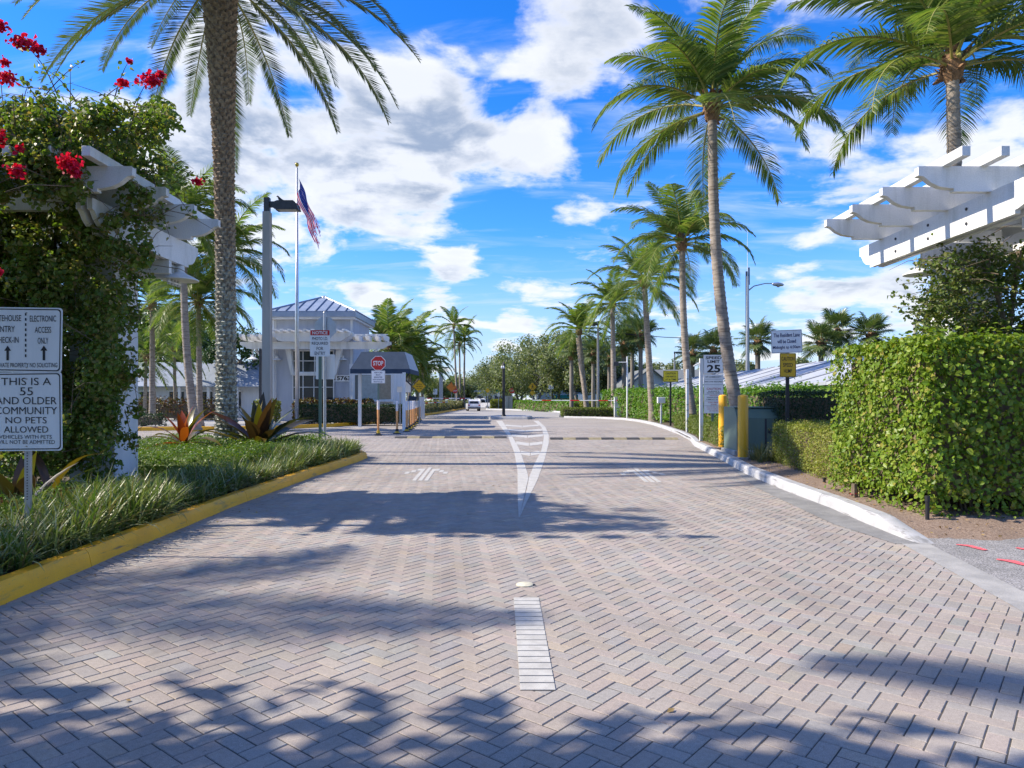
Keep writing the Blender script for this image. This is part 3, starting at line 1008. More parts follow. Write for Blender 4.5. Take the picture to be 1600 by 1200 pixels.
# ---- speed humps
def hump(x0, x1, Y, label):
    t = thing('speed_hump', label, 'speed hump', ((x0 + x1) / 2, Y, 0), group='rubber speed humps')
    n = int(round((x1 - x0) / .5))
    for i in range(n):
        a = x0 + (x1 - x0) * i / n - t.location.x
        b = x0 + (x1 - x0) * (i + 1) / n - t.location.x
        prof = [(-.30, .001), (-.22, .05), (-.10, .075), (.10, .075), (.22, .05), (.30, .001)]
        MB().prism(prof, 'x', a + .004, b - .004).build('rubber_segment', M['faded_yellow' if i % 2 else 'rubber'], t)
    return t


hump(-4.9, -.22, 29.9, 'black and yellow rubber speed hump across the left lane')
hump(1.55, 6.7, 28.9, 'black and yellow rubber speed hump across the right lane')

# ------------------------------------------------------------------ palms
def frond_mesh(name, L, elev, droop, n, ll, lw, side_out, hang, lift, mats, seed, fwd=.55, tipw=.25, twist=0.0, segs=3):
    """feather frond growing along +X; leaflets strung on an arching rachis"""
    rg = random.Random(seed)
    K = 16
    pts, p, a = [], Vector((0, 0, 0)), elev
    angs = []
    for i in range(K + 1):
        s = i / K
        ang_ = elev - droop * s ** 1.35
        pts.append(p.copy())
        angs.append(ang_)
        sw = twist * s * s
        p = p + Vector((math.cos(ang_) * math.cos(sw), math.cos(ang_) * math.sin(sw), math.sin(ang_))) * (L / K)
    mb = MB()
    mb.tube(pts, [.034 * (1 - .9 * i / K) + .003 for i in range(K + 1)], 5, mi=1)
    for i in range(n):
        s = .13 + .87 * (i + .5) / n
        f = s * K
        j = min(int(f), K - 1)
        o = pts[j].lerp(pts[j + 1], f - j)
        tan = (pts[j + 1] - pts[j]).normalized()
        sidev = Vector((-math.sin(twist * s * s), math.cos(twist * s * s), 0))
        upv = sidev.cross(tan) * -1 if False else tan.cross(sidev)
        prof = min(1, .35 + s * 3.2) * (1 - max(0, s - .62) * (1 - tipw) / .38)
        for sd in (-1, 1):
            le = ll * prof * rg.uniform(.86, 1.1)
            w = lw * rg.uniform(.8, 1.15) * (1 - .35 * s)
            d = (sidev * sd * side_out + tan * fwd * (1 + .5 * s) + upv * (lift + rg.uniform(-.12, .12))).normalized()
            q_ = o.copy()
            vs = []
            wd = tan.lerp(upv, .25 + rg.uniform(-.25, .25)).normalized()
            for k_ in range(segs + 1):
                u = k_ / segs
                ww = w * (.55 if k_ == 0 else (1.0 if k_ < segs else .0)) * (1 if u < .6 else .75)
                if k_ < segs:
                    vs += [q_ - wd * ww / 2, q_ + wd * ww / 2]
                else:
                    vs += [q_]
                d = (d + Vector((0, 0, -1)) * hang * (.35 + u) * rg.uniform(.7, 1.3)).normalized()
                q_ = q_ + d * le / segs
            fs = [(2 * k_, 2 * k_ + 1, 2 * k_ + 3, 2 * k_ + 2) for k_ in range(segs - 1)] + [(2 * segs - 2, 2 * segs - 1, 2 * segs)]
            mb.add(vs, fs)
    me = bpy.data.meshes.new(name)
    me.from_pydata(mb.v, [], mb.f)
    for m_ in mats:
        me.materials.append(m_)
    me.polygons.foreach_set('material_index', mb.m)
    me.update()
    return me


ELEV = [78, 58, 38, 18, -4, -30]
COCO = [[frond_mesh('frond', 3.9, R(e), R(dr), 74, .90, .066, .85, .30, .12, [M['leaf_coconut'], M['rachis']], 10 * i + s, twist=(-.35, .2, .4)[s])
         for s in range(3)] for i, (e, dr) in enumerate(zip(ELEV, (55, 85, 100, 95, 75, 55)))]
COCO_LOW = [[frond_mesh('frond', 3.9, R(e), R(dr), 40, .90, .125, .85, .30, .12, [M['leaf_coconut'], M['rachis']], 99 + 10 * i + s, twist=(-.3, .35)[s], segs=2)
             for s in range(2)] for i, (e, dr) in enumerate(zip(ELEV, (55, 85, 100, 95, 75, 55)))]
DATE = [[frond_mesh('frond', 5.2, R(e), R(dr), 130, .62, .060, .9, .03, .32, [M['leaf_date'], M['rachis']], 200 + 10 * i + s, fwd=.75, twist=(-.15, .15)[s], segs=2)
         for s in range(2)] for i, (e, dr) in enumerate(zip((70, 45, 22, 0, -20), (45, 62, 66, 62, 52)))]


def fan_mesh(name, seed, pet=.9, rad=.85, n=34, droop=.35, w=.05):
    rg = random.Random(seed)
    mb = MB()
    mb.tube([(0, 0, 0), (pet * .5, 0, .03), (pet, 0, 0)], [.022, .016, .012], 4, mi=1)
    for i in range(n):
        th = R(-150 + 300 * i / (n - 1))
        d = Vector((math.cos(th), math.sin(th), .18 * abs(math.sin(th)) - .05))
        side = Vector((-math.sin(th), math.cos(th), .35 * (1 if i % 2 else -1))).normalized()
        r = rad * (1 - .28 * abs(th) / math.pi) * rg.uniform(.9, 1.08)
        o = Vector((pet + .0, 0, 0))
        a = o + d * r * .55 + Vector((0, 0, -.02))
        b = o + d * r * .80 + Vector((0, 0, -droop * r * .22))
        c = o + d * r * .96 + Vector((0, 0, -droop * r * rg.uniform(.5, 1.0)))
        mb.add([o, a - side * w / 2, a + side * w / 2, b - side * w * .35, b + side * w * .35, c], [(0, 1, 2), (1, 3, 4, 2), (3, 5, 4)])
    me = bpy.data.meshes.new(name)
    me.from_pydata(mb.v, [], mb.f)
    for m_ in (M['leaf_sabal'], M['rachis']):
        me.materials.append(m_)
    me.polygons.foreach_set('material_index', mb.m)
    me.update()
    return me


FAN = [fan_mesh('fan_leaf', s, n=30, w=.075) for s in range(3)]


def trunk_path(base, top, bow=0.0, n=60):
    base, top = Vector(base), Vector(top)
    o = []
    side = Vector((1, 0, 0)) * bow
    for i in range(n + 1):
        s = i / n
        p = Vector((base.x + (top.x - base.x) * (s ** .8), base.y + (top.y - base.y) * s, base.z + (top.z - base.z) * s))
        o.append(p + side * math.sin(math.pi * s))
    return o


def shards(mb, c, r0, r1, h, n, seed, size=.22, mi=0):
    """ragged old leaf bases round the top of a trunk"""
    rg = random.Random(seed)
    for i in range(n):
        a = rg.uniform(0, 2 * math.pi)
        z = rg.uniform(0, 1)
        r = r0 + (r1 - r0) * z
        d = Vector((math.cos(a), math.sin(a), 0))
        t = Vector((-math.sin(a), math.cos(a), 0))
        o = Vector(c) + d * r * .8 + Vector((0, 0, z * h))
        s = size * rg.uniform(.6, 1.2)
        tip = o + d * s * rg.uniform(.3, .7) + Vector((0, 0, s * rg.uniform(-.2, 1.0)))
        w = s * rg.uniform(.2, .38)
        mb.add([o - t * w, o + t * w, tip + t * w * .4, tip - t * w * .4, o + d * s * .12 + Vector((0, 0, s * .4))], [(0, 1, 2, 3), (0, 4, 3), (1, 2, 4)], mi)


def coconut(base, top, label, fr=24, scale=1.0, r=.15, seed=0, detail=True, group='coconut palms', bow=0.0, lo=-30, name='coconut_palm', phase=0.0, up=1.0):
    rg = random.Random(seed)
    base, top = Vector(base), Vector(top)
    t = thing(name, label, 'palm tree', base, group)
    loc = top - base
    n = int((loc.length) / (.075 if detail else .3))
    path = trunk_path((0, 0, -.15), loc, bow, n)
    rad = []
    for i in range(n + 1):
        s = i / n
        rr = r * (1.0 - .30 * s) + r * .75 * math.exp(-s * 16)
        rad.append(rr * (1 + (.055 * ((i % 2) * 2 - 1) + rg.uniform(-.02, .02) if detail else 0)))
    MB().tube(path, rad, 14 if detail else 8).build('trunk', M['palm_bark'], t, smooth=2)
    mb = MB()
    hb = .75 * scale
    mb.lathe([(r * .7, -.05), (r * 1.15, .12 * scale), (r * 1.35, .35 * scale), (r * .95, .6 * scale), (r * .35, .85 * scale)], c=(loc.x, loc.y, loc.z - .2 * scale), n=10)
    shards(mb, (loc.x, loc.y, loc.z - .25 * scale), r * 1.0, r * 1.5, hb, 46 if detail else 14, seed, .30 * scale)
    mb.build('leaf_bases', M['fibre'], t)
    bank = COCO if detail else COCO_LOW
    for i in range(fr):
        s = (i + .5) / fr
        e = 82 - (82 - lo) * s ** up + rg.uniform(-7, 7)
        j = min(range(6), key=lambda k_: abs(ELEV[k_] - e))
        az = phase + i * 2.39996 + rg.uniform(-.2, .2)
        me = rg.choice(bank[j])
        link('frond', me, t, (loc.x + .06 * math.cos(az), loc.y + .06 * math.sin(az), loc.z + .30 * scale - .25 * s * scale),
             (0, R(ELEV[j] - e) * .9, az), scale * rg.uniform(.86, 1.08))
    if detail:
        mb = MB()
        for k_ in range(14):
            a = rg.uniform(0, 6.28)
            rr = rg.uniform(.15, .35) * scale
            c = Vector((loc.x + math.cos(a) * rr, loc.y + math.sin(a) * rr, loc.z + rg.uniform(.1, .35) * scale))
            mb.lathe([(0, -.07), (.045, -.04), (.055, 0), (.04, .04), (0, .07)], c=c, n=6)
        mb.build('fruit_cluster', M['rachis'], t, kind='stuff')
    return t


def sabal(base, top, label, fr=26, scale=1.0, r=.19, seed=0, boots=True, group='cabbage palms'):
    rg = random.Random(seed)
    base, top = Vector(base), Vector(top)
    t = thing('cabbage_palm', label, 'palm tree', base, group)
    loc = top - base
    path = trunk_path((0, 0, -.15), loc, 0, 16)
    MB().tube(path, [r * (1.05 - .1 * i / 16 + rg.uniform(-.03, .03)) for i in range(17)], 10).build('trunk', M['bark_pale'], t, smooth=2)
    mb = MB()
    hb = 1.3 * scale
    mb.lathe([(r, -.9 * scale), (r * 1.5, -.5 * scale), (r * 1.9, 0), (r * 1.2, .4 * scale), (r * .4, .6 * scale)], c=loc, n=10)
    shards(mb, (loc.x, loc.y, loc.z - .9 * scale), r * 1.2, r * 2.0, hb, 60 if boots else 20, seed, .38 * scale)
    mb.build('leaf_bases', M['fibre'], t)
    for i in range(fr):
        s = (i + .5) / fr
        e = 80 - 130 * s + rg.uniform(-8, 8)
        az = i * 2.39996 + rg.uniform(-.25, .25)
        link('fan_leaf', FAN[rg.randrange(3)], t, (loc.x, loc.y, loc.z + .35 * scale), (rg.uniform(-.4, .4), R(-e), az), scale * rg.uniform(.85, 1.15) * 1.15)
    return t


def date_palm(base, top, label, seed=5):
    rg = random.Random(seed)
    base, top = Vector(base), Vector(top)
    t = thing('date_palm', label, 'palm tree', base)
    loc = top - base
    H = loc.z
    rad = lambda s: .235 + .05 * math.exp(-s * 12) + .20 * max(0, (s - .55) / .45) ** 1.4 + .18 * math.exp(-s * 45)
    path = trunk_path((0, 0, -.2), loc, .06, 70)
    MB().tube(path, [rad(i / 70) * .9 for i in range(71)], 14).build('trunk', M['date_bark'], t, smooth=2)
    mb = MB()
    rows = int(H / .105)
    for r_ in range(rows):
        s = r_ / rows
        c = path[min(int(s * 70), 69)].lerp(path[min(int(s * 70) + 1, 70)], s * 70 - int(s * 70))
        rr = rad(s)
        n = 11
        for k_ in range(n):
            a = 2 * math.pi * (k_ + .5 * (r_ % 2) + .08 * r_) / n + rg.uniform(-.06, .06)
            d, tt = Vector((math.cos(a), math.sin(a), 0)), Vector((-math.sin(a), math.cos(a), 0))
            w = rr * math.pi / n * .95
            hgt = .115
            pro = rr * (.10 + .10 * rg.random()) + .02
            o = c + d * rr * .88
            lip = o + d * pro + Vector((0, 0, hgt * rg.uniform(.75, 1.1)))
            mb.add([o - tt * w, o + tt * w, lip + tt * w * .62, lip - tt * w * .62, o + Vector((0, 0, hgt * 1.25)) + tt * w * .7, o + Vector((0, 0, hgt * 1.25)) - tt * w * .7],
                   [(0, 1, 2, 3), (3, 2, 4, 5), (0, 3, 5), (1, 4, 2)])
    o = mb.build('leaf_scars', M['date_bark'], t)
    o['kind'] = 'stuff'
    mb = MB()
    rg2 = random.Random(3)
    for k_ in range(70):
        a = rg2.uniform(0, 6.28)
        p0 = Vector((math.cos(a) * .25, math.sin(a) * .25, rg2.uniform(0, .35)))
        p1 = p0 * rg2.uniform(1.1, 1.7)
        p1.z = -.05
        mb.tube([p0, p1], [.022, .012], 4)
    mb.build('root_mass', M['date_bark'], t)
    EL = (70, 45, 22, 0, -20)
    n = 54
    for i in range(n):
        s = (i + .5) / n
        e = 75 - 100 * s + rg.uniform(-5, 5)
        j = min(range(5), key=lambda k_: abs(EL[k_] - e))
        az = i * 2.39996 + .35
        link('frond', DATE[j][rg.randrange(2)], t, (loc.x + .3 * math.cos(az), loc.y + .3 * math.sin(az), loc.z + .25 - .35 * s), (0, R(EL[j] - e), az), rg.uniform(.9, 1.06))
    return t


# ------------------------------------------------------------------ broadleaf trees and hedges
def cloud(rng, centres, radii, n, squash=.8):
    """points and outward directions spread through clumps, denser to the outside"""
    c = rng.integers(0, len(centres), n)
    d = unit(rng.normal(size=(n, 3)))
    rr = rng.random(n) ** .45
    p = d * rr[:, None] * radii[c][:, None]
    p[:, 2] *= squash
    return centres[c] + p, unit(d + rng.normal(0, .8, (n, 3)) + np.array([0, 0, .35]))


def tree(name, label, base, h, rx, trunk_h, leaf, mat, n=5000, seed=0, tr=.18, stems=1, group=None, ry=None, bark='bark_pale', crown0=None):
    rng = np.random.default_rng(seed)
    rg = random.Random(seed)
    base = Vector(base)
    t = thing(name, label, 'tree', base, group)
    ry = ry or rx
    c0 = crown0 if crown0 is not None else trunk_h * .85
    K = max(14, int(n / 230))
    cen = []
    while len(cen) < K:
        v = rng.uniform(-1, 1, 3)
        if v @ v < 1 and v @ v > .12:
            cen.append(v)
    cen = np.array(cen) * np.array([rx * .82, ry * .82, (h - c0) / 2 * .86]) + np.array([0, 0, (h + c0) / 2])
    rad = rng.uniform(.55, 1.05, K) * (rx + (h - c0) / 2) / 2 * .36
    pts, nr = cloud(rng, cen, rad, n)
    leaves('crown', pts, nr, leaf * rng.uniform(.6, 1.25, n), M[mat], .6, t, rng)
    mb = MB()
    for s in range(stems):
        a0 = 6.28 * s / stems + rg.uniform(0, 1)
        sx, sy = (.35 * math.cos(a0) if stems > 1 else 0), (.35 * math.sin(a0) if stems > 1 else 0)
        fork = Vector((sx * 2.5 + rg.uniform(-.2, .2), sy * 2.5, trunk_h))
        mb.tube([(sx, sy, -.2), (sx * 1.2 + rg.uniform(-.1, .1), sy, trunk_h * .5), fork], [tr * 1.25, tr, tr * .8], 7)
        for k_ in range(max(4, 9 // stems)):
            e = Vector(cen[rg.randrange(K)])
            mid = fork.lerp(e, .5) + Vector((rg.uniform(-.3, .3), rg.uniform(-.3, .3), .15 * h * .2))
            mb.tube([fork, mid, e], [tr * .6, tr * .35, tr * .12], 5, cap=False)
    mb.build('trunk', M[bark], t, smooth=2)
    return t


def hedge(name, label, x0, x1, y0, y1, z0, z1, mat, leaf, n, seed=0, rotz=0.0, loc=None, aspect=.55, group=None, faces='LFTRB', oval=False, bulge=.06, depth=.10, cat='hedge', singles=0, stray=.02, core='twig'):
    """clipped hedge: leaves laid through its outer skin, stems and an added solid core inside"""
    rng = np.random.default_rng(seed)
    cx, cy = (x0 + x1) / 2, (y0 + y1) / 2
    t = thing(name, label, cat, loc or (cx, cy, z0), group, rotz)
    W, D, H = x1 - x0, y1 - y0, z1 - z0
    ar = {'L': D * H, 'R': D * H, 'F': W * H, 'B': W * H, 'T': W * D}
    tot = sum(ar[f] for f in faces)
    Ps, Ns = [], []
    for f in faces:
        k_ = int(n * ar[f] / tot)
        u, v = rng.random(k_), rng.random(k_)
        dp = rng.exponential(depth * .5, k_).clip(0, depth * 2.2) - rng.random(k_) ** 6 * stray * 6
        if f in 'LR':
            sgn = -1 if f == 'L' else 1
            p = np.stack([np.full(k_, sgn * W / 2), (u - .5) * D, v * H], 1)
            nn = np.array([sgn, 0, 0.])
        elif f in 'FB':
            sgn = -1 if f == 'F' else 1
            p = np.stack([(u - .5) * W, np.full(k_, sgn * D / 2), v * H], 1)
            nn = np.array([0, sgn, 0.])
        else:
            p = np.stack([(u - .5) * W, (v - .5) * D, np.full(k_, H)], 1)
            nn = np.array([0, 0, 1.])
        b = bulge * (np.sin(p[:, 0] * 3.1 + seed) * np.sin(p[:, 1] * 2.7 + p[:, 2] * 3.3) + .6 * np.sin(p[:, 0] * 7 + p[:, 1] * 6 + p[:, 2] * 8))
        p = p - nn * (dp - b)[:, None]
        Ps.append(p)
        Ns.append(unit(nn + rng.normal(0, .55, (k_, 3)) + np.array([0, 0, .25])))
    Pp, Nn = np.concatenate(Ps), np.concatenate(Ns)
    # round the edges
    ex = np.maximum(np.abs(Pp[:, 0]) - (W / 2 - .12), 0) + np.maximum(np.abs(Pp[:, 1]) - (D / 2 - .12), 0) + np.maximum(Pp[:, 2] - (H - .12), 0)
    keep = rng.random(len(Pp)) > (ex - .13).clip(0, .2) * 3.5
    low = Pp[:, 2] < .10 * H
    keep &= ~(low & (rng.random(len(Pp)) < .6))
    Pp, Nn = Pp[keep], Nn[keep]
    sz = leaf * rng.uniform(.5, 1.25, len(Pp))
    if singles:
        wp = Pp + np.array([cx, cy, 0])
        vis = (Pp[:, 0] < -W / 2 + .12) | (Pp[:, 1] < -D / 2 + .12)
        infr = (wp[:, 0] < .70 * wp[:, 1]) & vis
        score = np.where(infr, sz / wp[:, 1] + .004 * rng.random(len(sz)), 0)
        pick = np.argsort(-score)[:singles]
        sh = []
        for v_ in range(4):
            w_ = .5 * aspect
            me = bpy.data.meshes.new('leaf')
            f_ = .10 + .05 * v_
            me.from_pydata([(-.5, 0, 0), (-.2, w_ * .85, f_ * w_ * 2), (.22, w_, f_ * w_ * 2), (.46, w_ * .5, f_ * w_), (.5, 0, -.03 * v_), (.46, -w_ * .5, f_ * w_), (.22, -w_, f_ * w_ * 2), (-.2, -w_ * .85, f_ * w_ * 2)], [],
                           [(0, 1, 2), (0, 2, 3, 4), (0, 4, 5, 6), (0, 6, 7)])
            me.materials.append(M[mat])
            me.update()
            sh.append(me)
        for i in pick:
            nv = Vector(Nn[i])
            rot = nv.to_track_quat('Z', 'Y').to_euler()
            o = link('leaf', sh[i % 4], t, Pp[i] + np.array(nv) * .012, rot, float(sz[i]) * 1.1)
            o.rotation_euler.rotate_axis('Z', float(rng.uniform(0, 6.28)))
        m_ = np.ones(len(sz), bool)
        m_[pick] = False
        Pp, Nn, sz = Pp[m_], Nn[m_], sz[m_]
    leaves('foliage', Pp, Nn, sz, M[mat], aspect, t, rng, oval, kind='stuff')
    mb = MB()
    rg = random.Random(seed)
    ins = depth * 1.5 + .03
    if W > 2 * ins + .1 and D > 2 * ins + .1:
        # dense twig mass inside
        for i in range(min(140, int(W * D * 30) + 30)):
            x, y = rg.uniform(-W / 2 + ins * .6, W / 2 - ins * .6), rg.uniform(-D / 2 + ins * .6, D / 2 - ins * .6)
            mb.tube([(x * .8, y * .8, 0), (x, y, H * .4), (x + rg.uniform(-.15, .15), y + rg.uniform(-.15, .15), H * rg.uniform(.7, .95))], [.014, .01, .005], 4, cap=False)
    mb.span(-W / 2 + ins, W / 2 - ins, -D / 2 + ins, D / 2 - ins, H * .12, H - ins)  # added solid core box, so that gaps between the leaves look dark
    mb.build('twigs_and_filler', M[core], t)
    return t


def strap_leaf(mb, o, az, L, w, elev, droop, mi=0, n=6, twist=0.0, fold=.25):
    """one broad arching blade"""
    p = Vector(o)
    d = Vector((math.cos(az), math.sin(az), 0))
    s_ = Vector((-math.sin(az), math.cos(az), 0))
    vs, fs = [], []
    a = elev
    for i in range(n + 1):
        u = i / n
        ww = w * (.35 + 1.0 * math.sin(math.pi * min(1, u * .92 + .08)) ** .8 * .65) * (1 - u ** 5)
        up = Vector((-math.sin(a) * d.x, -math.sin(a) * d.y, math.cos(a)))
        sd = (s_ * math.cos(twist * u) + up * math.sin(twist * u))
        vs += [p - sd * ww / 2 + up * fold * ww * .5, p.copy(), p + sd * ww / 2 + up * fold * ww * .5]
        a = elev - droop * u ** 1.4
        p = p + (d * math.cos(a) + Vector((0, 0, math.sin(a)))) * (L / n)
    for i in range(n):
        fs += [(3 * i, 3 * i + 1, 3 * i + 4, 3 * i + 3), (3 * i + 1, 3 * i + 2, 3 * i + 5, 3 * i + 4)]
    mb.add(vs, fs, mi)


def strap_plant(name, label, base, n, L, w, mats, seed, cat='plant', group=None, e0=80, e1=10, droop=(50, 95), inner=None):
    rg = random.Random(seed)
    t = thing(name, label, cat, base, group)
    for i in range(n):
        s = (i + .5) / n
        mb = MB()
        strap_leaf(mb, (0, 0, .02), i * 2.4 + rg.uniform(-.3, .3), L * rg.uniform(.75, 1.1) * (.7 + .3 * s), w * rg.uniform(.8, 1.15), R(e0 + (e1 - e0) * s + rg.uniform(-8, 8)), R(rg.uniform(*droop)) * (.4 + .6 * s), twist=rg.uniform(-.5, .5))
        m_ = inner if (inner and s < .3) else mats[rg.randrange(len(mats))]
        mb.build('leaf', M[m_], t, smooth=2)
    mb = MB()
    mb.tube([(0, 0, -.1), (0, 0, .2)], [.06, .04], 7)
    mb.build('stem', M['twig'], t)
    return t

# ------------------------------------------------------------------ gate pergolas
def scroll(x0, x1, z, h, s=1, e=1.0):
    """side outline of a rafter from its scrolled tip x0 to its plain end x1, top at z"""
    d = 1 if x1 > x0 else -1
    tip = [(0, 0), (0, -.115), (.06, -.125), (.10, -.155), (.17, -.215), (.27, -.262), (.40, -.285), (.46, -.287), (.46, -h)]
    pts = [(x0 + d * a * e, z + b * h / .33) for a, b in tip[:-1]] + [(x0 + d * .46 * e, z - h)]
    return pts + [(x1, z - h), (x1, z)]


def gooseneck(parent, anchor, reach, drop, size=.24, rz=0.0, white='white_paint', up=.35):
    """barn lamp: curved pipe and wide enamel shade"""
    a = Vector(anchor)
    d = Vector((math.cos(rz), math.sin(rz), 0))
    pts = []
    for i in range(11):
        w = math.pi * i / 10
        pts.append(a + d * reach * (1 - math.cos(w)) / 2 + Vector((0, 0, up * math.sin(w) - drop * (i / 10) ** 2)))
    lamp = MB().tube(pts, .013 * size / .24, 8).build('lamp', M[white], parent, smooth=2)
    c = pts[-1]
    s = size / .24
    prof = [(.03, 0), (.055, -.02), (.06, -.10), (.09, -.125), (.16, -.155), (.24, -.20), (.243, -.215), (.225, -.205), (.15, -.165), (.05, -.13)]
    MB().lathe([(r * s, z * s) for r, z in prof], c=c, n=20).build('lamp_shade', M[white], lamp, smooth=True)
    return lamp


ZT = 4.64


def pergola(side, tip, beam_x, cols, label, ys=(9.3, 10.2, 11.1, 12.0)):
    s = side
    t = thing('gate_pergola', label, 'pergola', (s * 7.0, 11.0, 0.0))
    w = t
    for y in ys:
        MB().prism(scroll(s * tip, s * 9.9, ZT, .32), 'y', y - .05, y + .05).build('rafter', M['white_wood'], t, world_of=w, bev=.006)
    for x in (tip + .36, tip + .85, tip + 1.35, tip + 1.85, tip + 2.4, tip + 3.0):
        MB().span(s * x - .055, s * x + .055, 8.85, 12.45, ZT + .003, ZT + .13).build('purlin', M['white_wood'], t, world_of=w, bev=.006)
    for bx in (beam_x, beam_x + 2.0):
        for k_ in (-.075, .075):
            pts = scroll(12.75, 10.5, ZT - .325, .40, e=.8)[:-2]
            pts2 = scroll(9.55 if s < 0 else 8.45, 10.5, ZT - .325, .40, e=.8)[:-2]
            poly = pts + pts2[::-1]
            MB().prism(poly, 'x', s * bx + k_ - .035, s * bx + k_ + .035).build('beam', M['white_wood'], t, world_of=w, bev=.006)
    for y0, y1 in cols:
        MB().span(s * (beam_x + .71), s * (beam_x + 1.45), y0, y1, -.05, ZT - .34).build('column', M['stucco_white'], t, world_of=w, bev=.01)
        MB().span(s * (beam_x + .60), s * (beam_x + 1.56), y0 - .09, y1 + .09, ZT - .72, ZT - .55).build('column_cap', M['white_wood'], t, world_of=w, bev=.01)
        for k_ in ((0, 1) if s < 0 else ()):
            yy = y0 + .15 + .45 * k_
            MB().span(s * (beam_x - .1), s * (beam_x + 2.1), yy, yy + .09, ZT - .95, ZT - .73).build('bracket', M['white_wood'], t, world_of=w)
    return t


pl = pergola(-1, 4.95, 5.75, ((11.55, 12.28),), 'white timber pergola half buried in flowering vine left of the road')
pr = pergola(1, 5.3, 6.35, ((11.3, 12.0), (8.9, 9.6)), 'white timber pergola with scrolled rafters above the tall right hedge')
lp = MB()
o_ = pl.location
gooseneck(pl, P(234, 405, 12.2) - o_, .52, .10, .30, 0.0, up=.42)
# lattice screen under the far end of the left beam
mb = MB()
for i in range(4):
    mb.span(-5.80, -5.76, 11.95 + i * .11, 11.98 + i * .11, 3.55, 3.93)
for i in range(3):
    mb.span(-5.79, -5.755, 11.9, 12.35, 3.58 + i * .14, 3.61 + i * .14)
mb.build('lattice', M['white_wood'], pl, world_of=pl)
gooseneck(pr, P(1472, 395, 11.4) - pr.location, -.34, .12, .26, 0.0, up=.32)
for y in (9.75, 10.65, 11.55):
    for z_ in (ZT - .42, ZT - .62):
        MB().lathe([(.022, 0), (.022, .012), (0, .016)], n=8).build('bolt', M['dark_metal'], pr, loc=(6.35 - .111 - pr.location.x, y - pr.location.y, z_)).rotation_euler = (0, R(-90), 0)
# raised hip roof panel of the right pergola
MB().prism([(7.55, ZT + .14), (7.95, ZT + .46), (10.4, ZT + .62), (10.4, ZT + .14)], 'y', 9.02, 12.3).build('hip_panel', M['white_wood'], pr, world_of=pr)

# ------------------------------------------------------------------ flowering vine on the left pergola
def vine(name, label, clumps, n, leaf, mat, seed, base, sprays, flowers, stems, core_twigs=420, Yf=8.6):
    rng = np.random.default_rng(seed)
    rg = random.Random(seed)
    t = thing(name, label, 'vine', base)
    B = np.array(base)
    cen = np.array([c[:3] for c in clumps], float)
    rad = np.array([c[3] for c in clumps], float)
    wgt = np.array([c[4] if len(c) > 4 else c[3] ** 2 for c in clumps])
    ci = rng.choice(len(clumps), n, p=wgt / wgt.sum())
    d = unit(rng.normal(size=(n, 3)))
    p = cen[ci] + d * (rng.random(n) ** .42 * rad[ci])[:, None]
    N = unit(d + rng.normal(0, .7, (n, 3)) + np.array([-.1, -.3, .3]))
    pts = [p - B]
    nrm = [N]
    mb = MB()
    for i in range(core_twigs):
        c = rg.randrange(len(clumps))
        a = Vector(cen[c]) + Vector((rg.uniform(-1, 1), rg.uniform(-1, 1), rg.uniform(-1, 1))) * rad[c] * .8
        dv = Vector((rg.uniform(-1, 1), rg.uniform(-1, .6), rg.uniform(-.3, 1))).normalized()
        b = a + dv * rg.uniform(.2, .55)
        c2 = b + (dv + Vector((0, 0, -.4))) * rg.uniform(.1, .4)
        mb.tube([a - Vector(B), b - Vector(B), c2 - Vector(B)], [.006, .005, .002], 4, cap=False)
    for (x0, y0, x1, y1, Y0, Y1, bend, k_) in sprays:
        a, b = P(x0, y0, Y0), P(x1, y1, Y1)
        mid = a.lerp(b, .5) + Vector((0, 0, bend))
        q_ = []
        for i in range(13):
            u = i / 12
            q_.append(a * (1 - u) ** 2 + mid * 2 * u * (1 - u) + b * u * u)
        mb.tube([v - Vector(B) for v in q_], [.009 - .006 * i / 12 for i in range(13)], 5, cap=False)
        m_ = k_
        u = rng.random(m_)
        L = np.array([[*q_[min(int(v * 12), 11)].lerp(q_[min(int(v * 12) + 1, 12)], v * 12 - int(v * 12))] for v in u])
        pts.append(L + rng.normal(0, .045, (m_, 3)) - B)
        nrm.append(rng.normal(0, 1, (m_, 3)) + np.array([-.3, -.4, .6]))
    for st in stems:
        mb.tube([Vector(v) - Vector(B) for v in st], [.05, .04, .035, .03, .025][:len(st)], 7)
    mb.build('branches', M['twig'], t)
    pts, nrm = np.concatenate(pts), np.concatenate(nrm)
    leaves('foliage', pts, nrm, leaf * rng.uniform(.6, 1.25, len(pts)), M[mat], .72, t, rng, oval=True, fold=.2, kind='stuff')
    for (x, y, rx, ry, k_) in flowers:
        c = P(x, y, Yf)
        k2 = int(k_ * 2.2)
        q_ = rng.normal(0, .36, (k2, 3)) * np.array([rx, (rx + ry) / 2, ry]) / F * Yf
        leaves('flower_cluster', q_ + np.array(c) - B, rng.normal(0, 1, (k2, 3)) + np.array([-.4, -.6, .4]), .056 * rng.uniform(.7, 1.25, k2), M['bract'], .85, t, rng, oval=True, fold=.3, kind='stuff')
    return t


